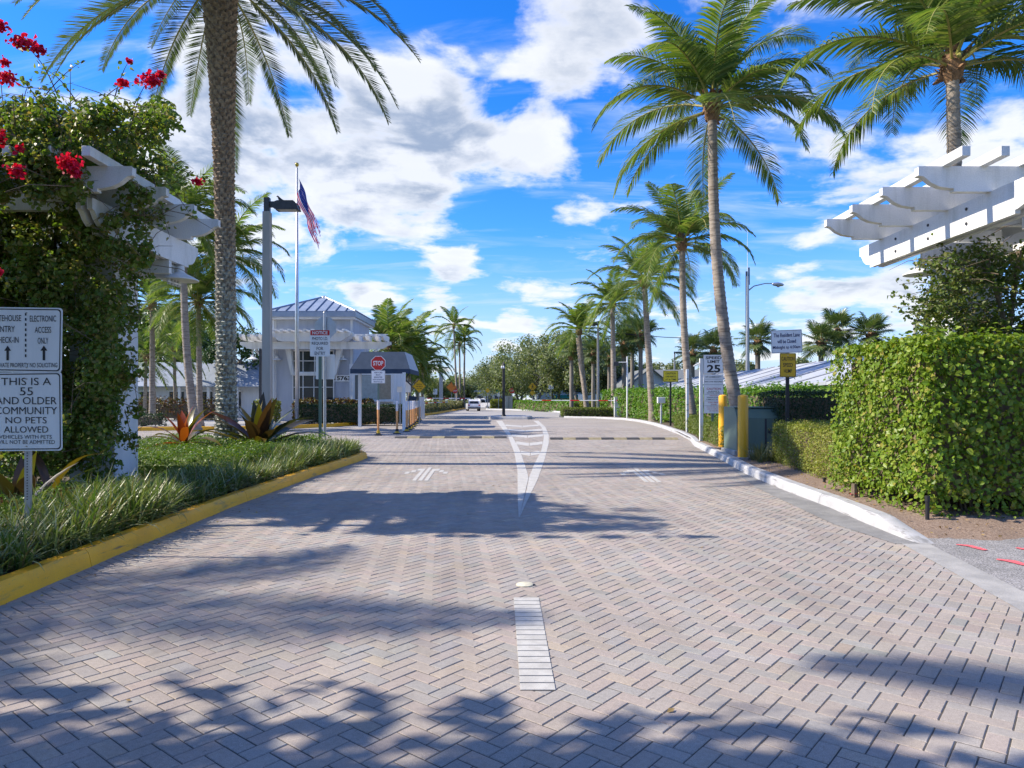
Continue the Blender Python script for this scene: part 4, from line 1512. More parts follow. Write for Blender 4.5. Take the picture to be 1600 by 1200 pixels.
rg = random.Random(8)
cl = []
for i in range(46):       # round the column
    a = rg.uniform(0, 6.28)
    cl.append((-7.35 + .92 * math.cos(a) + rg.uniform(-.25, .1), 11.5 + .55 * math.sin(a) - .15, rg.uniform(.6, 4.2), rg.uniform(.28, .42)))
for i in range(40):       # hanging curtain towards the left
    cl.append((rg.uniform(-9.8, -7.3), rg.uniform(10.6, 11.5), rg.uniform(.9, 4.4), rg.uniform(.32, .5)))
for i in range(44):       # heap on top of the rafters
    x = rg.uniform(-9.4, -5.5)
    y = rg.uniform(9.4, 12.2)
    hump_ = math.exp(-((x + 7.2) / 1.5) ** 2)
    cl.append((x, y, 4.75 + rg.uniform(0, .95) * (.35 + .65 * hump_), rg.uniform(.25, .42), .13))
for x, y, r in ((215, 330, .24), (235, 300, .25), (260, 260, .2), (180, 300, .25), (60, 300, .35), (20, 330, .35), (100, 320, .22), (245, 340, .16), (200, 380, .2), (215, 430, .2), (205, 500, .22), (210, 580, .2), (212, 640, .14), (205, 690, .14), (35, 250, .3), (140, 245, .2)):
    q_ = P(x, y, 11.0)
    cl.append((q_.x, q_.y, q_.z, r))
for i in range(80):
    q_ = P(rg.uniform(-60, 188), rg.uniform(295, 715), rg.uniform(9.9, 11.0))
    cl.append((q_.x, q_.y, q_.z, rg.uniform(.26, .38)))
for i in range(70):
    q_ = P(rg.uniform(-60, 255), rg.uniform(165, 268), rg.uniform(9.0, 10.8))
    cl.append((q_.x, q_.y, q_.z, rg.uniform(.16, .30)))
for i in range(30):
    q_ = P(rg.uniform(-60, 120), rg.uniform(235, 310), rg.uniform(8.8, 9.3))
    cl.append((q_.x, q_.y, q_.z, rg.uniform(.16, .26)))
for i in range(22):
    q_ = P(rg.uniform(90, 192), rg.uniform(590, 740), rg.uniform(10.9, 11.4))
    cl.append((q_.x, q_.y, q_.z, rg.uniform(.16, .26)))
for i in range(16):
    q_ = P(rg.uniform(165, 232), rg.uniform(300, 420), rg.uniform(9.6, 10.4))
    cl.append((q_.x, q_.y, q_.z, rg.uniform(.12, .22)))
sprays = [(150, 170, 225, 128, 10.4, 8.65, .25, 26), (90, 150, 35, 70, 10.4, 8.65, .25, 22), (60, 160, 15, 122, 10.4, 8.65, .2, 20), (160, 230, 285, 200, 10.4, 9.8, .3, 60), (170, 200, 262, 180, 10.4, 8.65, .25, 40),
          (190, 250, 330, 285, 10.4, 9.8, .15, 70), (200, 260, 300, 300, 10.4, 9.8, .12, 60), (120, 160, 60, 105, 10.4, 9.9, .2, 12), (110, 190, 110, 105, 10.6, 10.2, .1, 10), (180, 150, 200, 98, 10.4, 9.8, .1, 10), (100, 230, 105, 265, 10, 8.65, .1, 40),
          (60, 230, 27, 268, 10, 8.65, .1, 30), (140, 230, 130, 300, 10, 8.7, .1, 40), (240, 280, 265, 370, 10.4, 10.2, 0, 40), (225, 330, 235, 430, 10.6, 10.5, 0, 40), (205, 420, 222, 520, 11, 10.9, 0, 30), (205, 560, 216, 640, 11, 10.9, 0, 26), (195, 640, 214, 720, 11.4, 11.3, 0, 24), (250, 270, 300, 340, 10.4, 10.2, .05, 34),
          (110, 260, 90, 300, 10, 9.4, 0, 30), (70, 150, 130, 95, 10.4, 10, .1, 8), (240, 225, 275, 190, 10.2, 9.8, .1, 30)]
flowers = [(36, 66, 24, 11, 60), (10, 122, 18, 14, 40), (236, 126, 22, 13, 60), (192, 130, 10, 8, 24), (203, 96, 6, 5, 8), (108, 256, 20, 17, 60), (27, 268, 14, 13, 44), (0, 215, 10, 14, 30), (309, 284, 8, 6, 14), (2, 40, 12, 10, 24), (0, 425, 6, 8, 14), (30, 232, 8, 8, 14), (62, 78, 12, 7, 26), (250, 116, 9, 7, 20), (120, 270, 9, 8, 22), (8, 98, 9, 8, 18)]
vine('bougainvillea', 'bougainvillea with magenta flowers heaped over the left pergola', cl, 86000, .074, 'leaf_vine', 4, (-7.4, 11.4, .1), sprays, flowers,
     [[(-8.0, 11.0, 0), (-7.9, 10.9, 1.5), (-7.8, 10.9, 3.0), (-7.6, 10.8, 4.4)], [(-7.5, 11.2, 0), (-7.6, 11.1, 1.2), (-7.4, 11.1, 2.6), (-7.0, 11.0, 4.5)], [(-8.6, 11.2, 0), (-8.5, 11.1, 2.0), (-8.3, 11.0, 4.4)]])

# shrub climbing behind the right hedge
cl = []
for i in range(44):
    x, y = rg.uniform(1450, 1640), rg.uniform(385, 560)
    if y < 395 + (1520 - x) * .35:
        continue
    q_ = P(x, y, rg.uniform(10.2, 11.6))
    cl.append((q_.x, q_.y, q_.z, rg.uniform(.22, .38)))
sp = []
for i in range(46):
    x, y = rg.uniform(1470, 1620), rg.uniform(420, 560)
    a = rg.uniform(2.2, 4.3)
    L = rg.uniform(40, 110)
    sp.append((x, y, x + L * math.cos(a), y - abs(L * math.sin(a)) * .8 + 20, rg.uniform(10, 11), rg.uniform(9.9, 10.6), rg.uniform(0, .2), 46))
vine('climbing_shrub', 'loose small-leaved shrub under the right pergola', cl, 6500, .062, 'leaf_vine_r', 6, (7.6, 10.8, .1), sp, [],
     [[(7.4, 10.6, 0), (7.3, 10.5, 1.5), (7.2, 10.4, 2.8), (6.9, 10.3, 3.6)], [(7.7, 10.8, 0), (7.8, 10.6, 1.6), (8.0, 10.5, 2.8), (8.3, 10.4, 3.7)], [(7.5, 10.9, 0), (7.4, 10.7, 2), (7.5, 10.5, 3.8)]], core_twigs=120)

# ------------------------------------------------------------------ left planter
date_palm((-7.22, 18.0, .22), (P(340, -45, 18).x, 18.1, P(0, -45, 18).z), 'tall date palm with a scaly trunk in the left planter')

# border grass along the yellow kerb
def grass_strip(name, label, line, w0, w1, per_m, hgt, mat, seed, z):
    rng = np.random.default_rng(seed)
    pts = dens_line([Vector((p[0], p[1], 0)) for p in line], .05)
    n_t = int(len(pts) * .05 * per_m)
    Vs, Fs, base_ = [], [], 0
    for i in range(n_t):
        j = int(rng.integers(1, len(pts) - 1))
        td = (pts[j + 1] - pts[j - 1]).normalized()
        nr = Vector((-td.y, td.x, 0))
        c = pts[j] + nr * float(rng.uniform(w0, w1))
        patch_ = .85 + .25 * math.sin(c.y * 1.3) * math.sin(c.y * .47 + 1)
        k_ = int(rng.integers(24, 34))
        az = rng.uniform(0, 6.283, k_)
        el = R(88) - rng.random(k_) ** 1.0 * R(62)
        L = hgt * patch_ * rng.uniform(.65, 1.25, k_)
        wd = rng.uniform(.013, .028, k_)
        dr = R(25) + rng.random(k_) * R(95)
        p = np.stack([c.x + rng.normal(0, .035, k_), c.y + rng.normal(0, .035, k_), np.full(k_, z)], 1)
        d = np.stack([np.cos(az), np.sin(az), np.zeros(k_)], 1)
        s = np.stack([-np.sin(az), np.cos(az), np.zeros(k_)], 1)
        ring = []
        S_ = 4
        for q_ in range(S_ + 1):
            u = q_ / S_
            a = el - dr * u ** 1.4
            ww = wd * (1.0 - u ** 2.2)
            if q_ == S_:
                ring.append(p[:, None, :])
            else:
                ring.append(np.stack([p - s * ww[:, None] / 2, p + s * ww[:, None] / 2], 1))
            p = p + (d * np.cos(a)[:, None] + np.array([0, 0, 1.]) * np.sin(a)[:, None]) * (L / S_)[:, None]
        blk = np.concatenate(ring, 1)
        nv = blk.shape[1]
        ids = np.arange(k_)[:, None] * nv + base_
        for q_ in range(S_ - 1):
            Fs.append(('q', ids + np.array([[2 * q_, 2 * q_ + 1, 2 * q_ + 3, 2 * q_ + 2]])))
        Fs.append(('t', ids + np.array([[2 * S_ - 2, 2 * S_ - 1, 2 * S_]])))
        Vs.append(blk.reshape(-1, 3))
        base_ += k_ * nv
    me = np_mesh(name, np.concatenate(Vs), [np.concatenate([f for c, f in Fs if c == 'q']), np.concatenate([f for c, f in Fs if c == 't'])], M[mat])
    o = link(name, me)
    tag(o, label, 'grass', kind='stuff')
    return o


grass_strip('border_grass', 'strappy variegated border grass along the yellow kerb', [(-3.95, 3.0)] + LK[2:9] + [(-4.6, 20.5)], .26, 1.25, 46, .56, 'leaf_grass', 3, .13)
grass_strip('rear_border_grass', 'thin strip of border grass at the back of the planter', [(-9.5, 17.4), (-9.4, 20.5)], -.3, .3, 10, .5, 'leaf_grass', 5, .2)

# clipped ground cover, two beds
hedge('ground_cover', 'clipped bright green ground cover round the date palm', -9.6, -5.15, 12.4, 20.3, .15, .60, 'leaf_cover', .062, 36000, 11, depth=.09, bulge=.06, cat='ground cover', faces='FTR', core='leaf_cover')
hedge('ground_cover', 'low clipped green cover at the foot of the community sign', -9.0, -5.2, 7.4, 10.6, .12, .42, 'leaf_cover', .058, 15000, 12, depth=.09, bulge=.06, cat='ground cover', faces='FTR', core='leaf_cover')

# broad-leaved ti plants
q_ = G(287, 690, .5)
strap_plant('ti_plant', 'red and olive broad-leaved plant in front of the date palm', (P(287, 690, 16.2).x, 16.2, .55), 17, 1.35, .20, ['ti_green', 'ti_green', 'ti_red'], 5, e0=82, e1=8, inner='ti_red', droop=(45, 90))
strap_plant('ti_plant', 'dark bronze broad-leaved clump right of the date palm', (P(404, 680, 17.4).x, 17.4, .35), 30, 2.0, .30, ['ti_dark', 'ti_dark', 'ti_green'], 9, e0=86, e1=12, droop=(40, 90))
strap_plant('ti_plant', 'dark broad-leaved plant behind the community sign post', (-5.95, 8.6, .2), 16, 1.15, .19, ['ti_dark', 'ti_dark', 'ti_green'], 14, e0=75, e1=5, droop=(40, 90))
t = thing('crinum_lily', 'single long bronze leaves arching out beside the vine', 'plant', (-6.25, 9.6, .25))
mb = MB(); strap_leaf(mb, (0, 0, .0), -.25, 1.15, .12, R(62), R(72), n=9); mb.build('leaf', M['ti_green'], t, smooth=2)
mb = MB(); strap_leaf(mb, (0, 0, .0), .1, .95, .07, R(48), R(50), n=9); mb.build('leaf', M['ti_green'], t, smooth=2)
mb = MB(); strap_leaf(mb, (0, 0, .0), 2.6, 1.0, .12, R(70), R(60), n=9); mb.build('leaf', M['ti_dark'], t, smooth=2)

# ------------------------------------------------------------------ community sign
t = thing('community_sign', 'white two-panel community sign on a steel post at the left edge', 'sign', (P(42, 700, 7.3).x, 7.3, .12), rotz=R(-2))
k_ = 7.3 / F
zz0 = lambda y: CH + (HZ - y) * k_ - .12
upost(t, zz0(484), M['galv'], .062, -.3)
wS = 113 * k_
p1 = plate(t, wS, 101 * k_, zz0(531), M['sign_white'], M['ink'], r=.035, bw=.011, bi=.014, tilt=R(1.0))
p2 = plate(t, wS, 123 * k_, zz0(643), M['sign_white'], M['ink'], r=.035, bw=.011, bi=.014, tilt=R(-.6))
X_ = lambda x: (x - 40.5) * k_


def line(s, xc, yc, w, h, m_='ink', par=None, bold=.004):
    lettering(s, w * k_, h * k_, M[m_], par or t, (X_(xc), -.0075, zz0(yc)), bold)


line('GATEHOUSE', 8, 497, 48, 9.5, par=p1)
line('ENTRY', 8, 514, 28, 9.5, par=p1)
line('CHECK-IN', 9, 531, 38, 9.5, par=p1)
line('ELECTRONIC', 67, 498, 42, 9.5, par=p1)
line('ACCESS', 67, 515.5, 26, 9.5, par=p1)
line('ONLY', 67, 532.5, 17, 9.5, par=p1)
line('PRIVATE PROPERTY NO SOLICITING', 40, 570.5, 100, 7, par=p1)
for xc in (10.5, 68.5):
    MB().add([(X_(xc - 2), -.0075, zz0(563)), (X_(xc + 2), -.0075, zz0(563)), (X_(xc + 2), -.0075, zz0(548)), (X_(xc + 5.5), -.0075, zz0(548)), (X_(xc), -.0075, zz0(540)), (X_(xc - 5.5), -.0075, zz0(548)), (X_(xc - 2), -.0075, zz0(548))], [(0, 1, 2, 3, 4, 5, 6)]).build('arrow', M['ink'], p1)
for i in range(9):
    yc = 491 + i * 8.1
    MB().add([(X_(38.2), -.0075, zz0(yc + 2.2)), (X_(40.6), -.0075, zz0(yc + 2.2)), (X_(40.6), -.0075, zz0(yc - 2.2)), (X_(38.2), -.0075, zz0(yc - 2.2))], [(0, 1, 2, 3)]).build('dash', M['ink'], p1)
line('THIS IS A', 40, 596, 80, 11.5, par=p2, bold=.0)
line('55', 40.5, 611.5, 21, 12.5, par=p2, bold=.0)
line('AND OLDER', 40, 626, 98, 11.5, par=p2, bold=.0)
line('COMMUNITY', 40, 641.5, 99, 11.5, par=p2, bold=.0)
line('NO PETS', 40, 656.5, 66, 10, par=p2, bold=.0)
line('ALLOWED', 40, 671, 71, 10, par=p2, bold=.0)
line('VEHICLES WITH PETS', 39, 682.5, 84, 6, par=p2, bold=.0)
line('WILL NOT BE ADMITTED', 39, 690.5, 94, 6, par=p2, bold=.0)
for yc in (489, 574, 592, 697):
    MB().lathe([(.009, 0), (.009, .004), (0, .006)], n=8).build('bolt', M['galv'], t, loc=(X_(40.5), -.004, zz0(yc))).rotation_euler = (R(90), 0, 0)
holes = MB()
for i in range(18):
    z_ = zz0(708) - i * .028
    holes.span(-.006, .006, .0035, .0048, z_ - .006, z_ + .006)
holes.build('post_holes', M['black'], t)

# ------------------------------------------------------------------ notice sign and the back of a stop sign
Yn = 20.0
kn = Yn / F
b = P(500, 0, Yn)
t = thing('notice_sign', 'red and white photo identification notice on a dark post', 'sign', (b.x, Yn, .2))
zn = lambda y: CH + (HZ - y) * kn - .2
upost(t, zn(516), M['trans_green'], .085, -.2)
pn = plate(t, 31 * kn, 41 * kn, zn(536.5), M['sign_white'], None, r=.03)
plate(pn, 30 * kn, 8 * kn, zn(520), M['sign_red'], None, r=.02, y=-.0045, name='red_header', t=.002)
lettering('NOTICE', 24 * kn, 5.2 * kn, M['print_white'], pn, (0, -.0075, zn(520)), .03)
for s, yc, w in (('PHOTO I.D.', 529, 24.5), ('REQUIRED', 536.7, 25.5), ('FOR', 544.5, 10.5), ('ENTRY', 552, 16.5)):
    lettering(s, w * kn, 5.2 * kn, M['ink'], pn, (0, -.006, zn(yc)), .012)
Yb = 20.6
kb = Yb / F
b = P(507.5, 0, Yb)
t = thing('stop_sign', 'bare metal back of a stop sign on a galvanised post', 'sign', (b.x, Yb, .2))
zb = lambda y: CH + (HZ - y) * kb - .2
MB().tube([(0, 0, -.2), (0, 0, zb(490))], .042, 10).build('post', M['galv'], t, smooth=True)
MB().lathe([(.05, 0), (.05, .03), (.03, .06), (0, .07)], c=(0, 0, zb(490)), n=12).build('post_cap', M['galv'], t, smooth=True)
plate(t, .62, .62, zb(512), M['alu'], None, y=.055, shape=octagon(.63))
plate(t, 30 * kb, 39 * kb, zb(573), M['sign_white'], None, y=.055, name='sub_panel')

# ------------------------------------------------------------------ lamp post with bird, flagpole, flag
Yl = 22.0
kl = Yl / F
b = P(417.5, 0, Yl)
t = thing('light_pole', 'square concrete light pole with one flat head behind the date palm', 'street light', (b.x, Yl, .1))
zl = lambda y: CH + (HZ - y) * kl - .1
MB().prism([(-.12, -.2), (.12, -.2), (.095, zl(332)), (-.095, zl(332))], 'y', -.11, .11).build('pole', M['pole_concrete'], t, bev=.015)
MB().span(-.085, .085, -.085, .085, zl(332), zl(309)).build('bracket', M['dark_metal'], t, bev=.008)
MB().span(.085, .30, -.04, .04, zl(324), zl(315)).build('arm', M['dark_metal'], t)
hd = MB().prism([(.22, zl(325)), (.26, zl(318)), (.36, zl(316)), (.84, zl(316)), (.93, zl(320)), (.98, zl(328)), (.30, zl(328))], 'y', -.17, .17).build('lamp_head', M['dark_metal'], t, bev=.02)
MB().span(.38, .92, -.13, .13, zl(329), zl(328) - .004).build('lens', M['lamp_glass'], hd)
bx = P(438, 0, Yl)
t = thing('bird', 'small black bird perched on the light pole head', 'bird', (bx.x, Yl, CH + (HZ - 316.0) * kl))
mb = MB()
pts = [(.26, 0, .035), (.17, 0, .055), (.10, 0, .075), (.03, 0, .10), (-.03, 0, .14), (-.065, 0, .19), (-.085, 0, .225), (-.115, 0, .245), (-.135, 0, .243), (-.175, 0, .232)]
mb.tube(pts, [.012, .022, .03, .052, .062, .046, .034, .036, .024, .002], 10)
mb.tube([(-.01, .03, .10), (-.02, .028, .04), (-.03, .03, .0)], [.014, .006, .005], 6)
mb.tube([(-.01, -.03, .10), (-.02, -.028, .04), (-.03, -.03, .0)], [.014, .006, .005], 6)
mb.build('body', M['bird_black'], t, smooth=2)
t.scale = (.75, .75, .75)
mb = MB(); mb.prism([(.0, .09), (.03, .15), (.13, .09), (.20, .06)], 'y', .045, .06); mb.build('wing', M['bird_black'], t)
mb = MB(); mb.prism([(.0, .09), (.03, .15), (.13, .09), (.20, .06)], 'y', -.06, -.045); mb.build('wing', M['bird_black'], t)

Yp = 43.5
kp = Yp / F
b = P(464, 0, Yp)
t = thing('flagpole', 'tall aluminium flagpole with gold ball before the gatehouse', 'flagpole', (b.x, Yp, .1))
zp = lambda y: CH + (HZ - y) * kp - .1
MB().tube([(0, 0, 0), (0, 0, zp(500)), (0, 0, zp(262))], [.125, .115, .055], 14).build('pole', M['alu'], t, smooth=2)
MB().lathe([(.26, 0), (.25, .06), (.15, .14), (.13, .3)], n=16).build('base_flare', M['alu'], t, smooth=True)
MB().lathe([(.02, -.2), (.03, -.14), (.09, -.10), (.125, 0), (.09, .09), (0, .125)], c=(0, 0, zp(257)), n=14).build('ball', M['gold'], t, smooth=2)
MB().tube([(.09, -.1, zp(640)), (.09, -.1, zp(265))], .008, 4).build('halyard', M['print_white'], t)

fl = thing('flag', 'tattered red white and blue flag hanging from the flagpole', 'flag', (b.x + .08, Yp - .1, .1 + zp(279)))
rgf = random.Random(12)


def fpos(u, v):
    """u along the fly, v down the hoist: limp cloth hanging in folds"""
    fold = .16 * math.sin(u * 13 + v * 5) * (.25 + u) + .07 * math.sin(v * 17 + u * 9)
    x = .05 + u * 1.5 + .08 * math.sin(u * 9 + v * 6) - .15 * v * u
    z = -v * 1.55 * (1 - .25 * u) - u * 3.6 - .10 * math.sin(u * 7 + v * 8)
    return (x, fold, z)


cut = [rgf.uniform(.70, 1.0) for _ in range(13)]
for s in range(13):
    m_ = MB()
    u0 = .42 if s < 7 else 0.0
    nu = 26
    for i in range(nu):
        a0, a1 = u0 + (cut[s] - u0) * i / nu, u0 + (cut[s] - u0) * (i + 1) / nu
        if a0 > .62 and rgf.random() < .18:
            continue
        for h in range(2):
            v0, v1 = (s + h * .5) / 13, (s + (h + 1) * .5) / 13
            if a0 > .72 and rgf.random() < .2:
                continue
            m_.add([fpos(a0, v0), fpos(a1, v0), fpos(a1, v1), fpos(a0, v1)], [(0, 1, 2, 3)])
    m_.build('stripe', M['cloth_white' if s % 2 else 'cloth_red'], fl, smooth=2)
m_ = MB()
for i in range(16):
    for j in range(12):
        q4 = [(.42 * a / 16, 7 / 13 * c / 12) for a, c in ((i, j), (i + 1, j), (i + 1, j + 1), (i, j + 1))]
        m_.add([fpos(*q_) for q_ in q4], [(0, 1, 2, 3)])
ct = m_.build('canton', M['cloth_blue'], fl, smooth=2)
m_ = MB()
for r_ in range(9):
    for c_ in range(6 if r_ % 2 == 0 else 5):
        u, v = .42 * (c_ + (.5 if r_ % 2 == 0 else 1.0)) / 6, 7 / 13 * (r_ + .5) / 9
        pts = []
        for q_ in range(10):
            rr = (.016 if q_ % 2 == 0 else .0065)
            w = 2 * math.pi * q_ / 10
            x, y, z = fpos(u + rr * .55 * math.cos(w), v + rr * 1.2 * math.sin(w))
            pts.append((x, y - .012, z))
        m_.add(pts, [tuple(range(10))])
m_.build('stars', M['cloth_white'], ct)

# ------------------------------------------------------------------ gatehouse
YG = 50.0
kg = YG / F
gx = lambda x: (x - 800) * kg
gz = lambda y: CH + (HZ - y) * kg
t = thing('gatehouse', 'grey stucco gatehouse with pyramid metal roof and white pergola', 'building', (gx(500), YG, 0))


def gb(name, m_, mat, par=None, **kw):
    return m_.build(name, M[mat], par or t, world_of=t, **kw)


DG = 5.6
gb('tower', MB().span(gx(429), gx(552), YG, YG + DG, 0, gz(495)), 'stucco_grey')
# corner trim
for x in (429, 548):
    gb('corner_trim', MB().span(gx(x) - .02, gx(x + 3), YG - .04, YG - .002, 0, gz(498)), 'stucco_white')
# eaves and hipped metal roof
ex0, ex1, ey0, ey1 = gx(421), gx(559), YG - .7, YG + DG + .7
gb('fascia', MB().span(ex0, ex1, ey0, ey1, gz(497), gz(488)), 'roof_metal', bev=.03)
gb('soffit', MB().span(ex0 + .1, ex1 - .1, ey0 + .1, ey1 - .1, gz(499.5), gz(497) - .004), 'stucco_white')
ap = (gx(490), YG + DG / 2, gz(455))
c4 = [(ex0, ey0, gz(488) + .01), (ex1, ey0, gz(488) + .01), (ex1, ey1, gz(488) + .01), (ex0, ey1, gz(488) + .01)]
rf = gb('roof', MB().add(c4 + [ap], [(0, 1, 4), (1, 2, 4), (2, 3, 4), (3, 0, 4)]), 'roof_metal')
for i in range(4):
    a, b = Vector(c4[i]), Vector(ap)
    gb('ridge_cap', MB().tube([a, b], .09, 6), 'roof_metal', rf)
for i in range(1, 9):
    f = i / 9
    a = Vector(c4[0]).lerp(Vector(c4[1]), f)
    hgt = 1 - abs(2 * f - 1)
    mid = (Vector(c4[0]) + Vector(c4[1])) / 2
    b = a + (Vector(ap) - mid) * hgt
    gb('standing_seam', MB().tube([a + Vector((0, -.02, .03)), b + Vector((0, -.02, .03))], .04, 4), 'roof_blue', rf)
    a = Vector(c4[1]).lerp(Vector(c4[2]), f)
    mid = (Vector(c4[1]) + Vector(c4[2])) / 2
    b = a + (Vector(ap) - mid) * hgt
    gb('standing_seam', MB().tube([a + Vector((.02, 0, .03)), b + Vector((.02, 0, .03))], .04, 4), 'roof_blue', rf)
gb('roof_cap', MB().lathe([(.3, 0), (.25, .12), (0, .22)], c=(ap[0], ap[1], ap[2] - .1), n=8), 'roof_metal', rf)


# windows of panes
def window(x0, x1, y0, y1, cols, rows, Yw=None, par=None):
    Yw = (Yw or YG) - .06
    w = gb('window', MB().span(gx(x0), gx(x1), Yw + .03, Yw + .055, gz(y1), gz(y0)), 'glass_dark')
    fr = MB()
    fr.span(gx(x0 - 1.6), gx(x0), Yw - .05, Yw + .05, gz(y1 + 1.6), gz(y0 - 1.6))
    fr.span(gx(x1), gx(x1 + 1.6), Yw - .05, Yw + .05, gz(y1 + 1.6), gz(y0 - 1.6))
    fr.span(gx(x0), gx(x1), Yw - .05, Yw + .05, gz(y0), gz(y0 - 1.6))
    fr.span(gx(x0), gx(x1), Yw - .05, Yw + .05, gz(y1 + 1.6), gz(y1))
    gb('window_frame', fr, 'white_paint', w)
    for i in range(1, len(cols)):
        x = cols[i]
        gb('mullion', MB().span(gx(x - .55), gx(x + .55), Yw - .03, Yw + .028, gz(y1), gz(y0)), 'white_paint', w)
    for y in rows:
        gb('mullion', MB().span(gx(x0), gx(x1), Yw - .022, Yw + .026, gz(y + .55), gz(y - .55)), 'white_paint', w)
    return w


window(459, 521, 549, 581, [0, 468, 474, 492, 506], [564])
window(459, 521, 587, 624, [0, 468, 474, 491, 506], [605])
gb('belt_course', MB().span(gx(455), gx(525), YG - .14, YG - .012, gz(587) + .06, gz(581) - .06), 'white_paint')
# house number
gb('number_board', MB().span(gx(521.5), gx(549.5), YG - .07, YG - .045, gz(596), gz(586)), 'sign_white')
lettering('15763', 25.5 * kg, 6.8 * kg, M['ink'], t, (gx(535.5) - t.location.x, -.076, gz(591)), .035)

# white pergola across the front
Yf = YG - 1.6
kf = Yf / F
fx = lambda x: (x - 800) * kf
fz = lambda y: CH + (HZ - y) * kf


def arm(x0, x1, y_top, h, Y0, Y1):
    pts = [(fx(x0), fz(y_top))] + [(fx(x0) + .03, fz(y_top) - h * .35)] + [(fx(x0) + (.25 + .35 * i / 3) * (1 if x1 > x0 else -1), fz(y_top) - h * (.35 + .65 * math.sin(i / 3 * 1.57))) for i in range(4)]
    return pts


def beam_f(x0, x1, y_top, h, Y0, Y1, name='pergola_beam'):
    z = fz(y_top)
    a, b = fx(x0), fx(x1)
    pts = [(a, z), (a, z - h * .4), (a + .25, z - h * .55), (a + .5, z - h * .9), (a + .75, z - h), (b - .75, z - h), (b - .5, z - h * .9), (b - .25, z - h * .55), (b, z - h * .4), (b, z)]
    gb(name, MB().prism(pts, 'y', Y0, Y1), 'white_wood')


beam_f(424, 548, 519.5, .62, Yf - .2, Yf - .05)
beam_f(424, 548, 519.5, .62, Yf + 1.2, Yf + 1.35)
beam_f(372, 610, 533.5, .50, Yf + .3, Yf + .45)
beam_f(376, 432, 523, .10, Yf + .0, Yf + .12)
beam_f(548, 606, 522, .12, Yf + .0, Yf + .12)
for i in range(10):
    x = fx(434 + i * 12)
    gb('pergola_rafter', MB().span(x - .11, x + .11, Yf - .9, YG - .02, fz(519.5) + .01, fz(516)), 'white_wood', bev=.02)
for x in (382, 395, 408, 421, 556, 572, 587, 600):
    gb('pergola_rafter', MB().prism([(Yf - .8, fz(523) - .02), (Yf - .8, fz(523) - .2), (Yf - .4, fz(532)), (YG, fz(532)), (YG, fz(523) - .02)], 'x', fx(x) - .09, fx(x) + .09), 'white_wood')
for xa, xb, ya, yb in ((441, 449, 544, 585), (524, 517, 544, 585)):
    gb('brace', MB().prism([(fx(xa - 4), fz(540)), (fx(xa + 5), fz(540)), (fx(xb + 2.2), fz(yb)), (fx(xb - 2.2), fz(yb))], 'y', YG - .55, YG - .2), 'white_wood')
for (xa, ya, xb, yb) in ((396, 546, 409, 561), (587, 546, 566, 563)):
    gb('brace', MB().tube([(fx(xa), Yf + .4, fz(ya)), (fx(xb), YG - .2, fz(yb))], .11, 6), 'white_wood')
gb('downpipe', MB().span(gx(427) - .06, gx(430), YG - .2, YG - .08, 0, gz(500)), 'stucco_white')
gb('pergola_post', MB().span(fx(402), fx(406), Yf + .3, Yf + .5, 0, fz(544)), 'dark_metal')
for x in (405, 434, 536, 571):
    gooseneck(t, (gx(x) - t.location.x, -.1 if x != 405 else -1.2, gz(548)), 0.02, .35, .36, R(-90), up=.5)
# booth wing with big window
gb('booth_wall', MB().span(gx(552), gx(616), YG - 1.2, YG + 4, 0, gz(570)), 'stucco_white')
yb_ = YG - 1.2
kb_ = yb_ / F
bx_ = lambda x: (x - 800) * kb_
bz_ = lambda y: CH + (HZ - y) * kb_
w = gb('booth_window', MB().span(bx_(555), bx_(611), yb_ - .03, yb_ - .005, bz_(624), bz_(586)), 'glass_mid')
for a, b, c, d in ((551, 555, 626, 582), (611, 615, 634, 582), (555, 611, 586, 582), (555, 611, 626, 624)):
    gb('window_frame', MB().span(bx_(a), bx_(b), yb_ - .08, yb_ - .002, bz_(c), bz_(d)), 'white_paint', w)
gb('blind', MB().span(bx_(593), bx_(610.5), yb_ - .036, yb_ - .031, bz_(623.6), bz_(586.5)), 'shade_tan', w)
gb('blind', MB().span(bx_(565), bx_(592), yb_ - .036, yb_ - .031, bz_(623.6), bz_(586.5)), 'curtain', w)
gb('booth_sill', MB().span(bx_(551), bx_(616), yb_ - .16, yb_ - .081, bz_(628), bz_(626)), 'white_paint')
# awning over the lane
Ya, Yb2 = 41.0, 44.5
ax0, ax1 = (549 - 800) * Ya / F, (641 - 800) * Ya / F
az = lambda y: CH + (HZ - y) * Ya / F
aw = gb('awning', MB().add([(ax0 + .5, Ya + .4, az(549)), (ax1 - .38, Ya + .4, az(549)), (ax1 - .38, Yb2, az(549)), (ax0 + .5, Yb2, az(549))], [(0, 1, 2, 3)]), 'awning')
gb('awning_slope', MB().add([(ax0, Ya - .3, az(577)), (ax1 + .02, Ya - .3, az(577)), (ax1 - .38, Ya + .4, az(549)), (ax0 + .5, Ya + .4, az(549))], [(0, 1, 2, 3)]), 'awning', aw)
gb('valance', MB().span(ax0, ax1 + .02, Ya - .33, Ya - .29, az(584), az(577) + .003), 'awning', aw)
gb('gable_flap', MB().add([(ax1 + .025, Ya - .3, az(577)), (ax1 + .03, Yb2, az(577)), (ax1 - .38, Yb2, az(549)), (ax1 - .38, Ya + .4, az(549))], [(0, 1, 2, 3)]), 'roof_white', aw)
gb('valance', MB().span(ax1 + .021, ax1 + .05, Ya - .3, Yb2, az(584), az(577)), 'awning', aw)
gb('awning_post', MB().span((629 - 800) * 37.4 / F, (633.5 - 800) * 37.4 / F, 37.3, 37.5, 0, CH + (HZ - 582) * 37.4 / F), 'white_paint', aw)
gb('awning_post', MB().span((560 - 800) * 42 / F, (564.5 - 800) * 42 / F, 41.9, 42.1, 0, CH + (HZ - 572) * 42 / F), 'white_paint', aw)
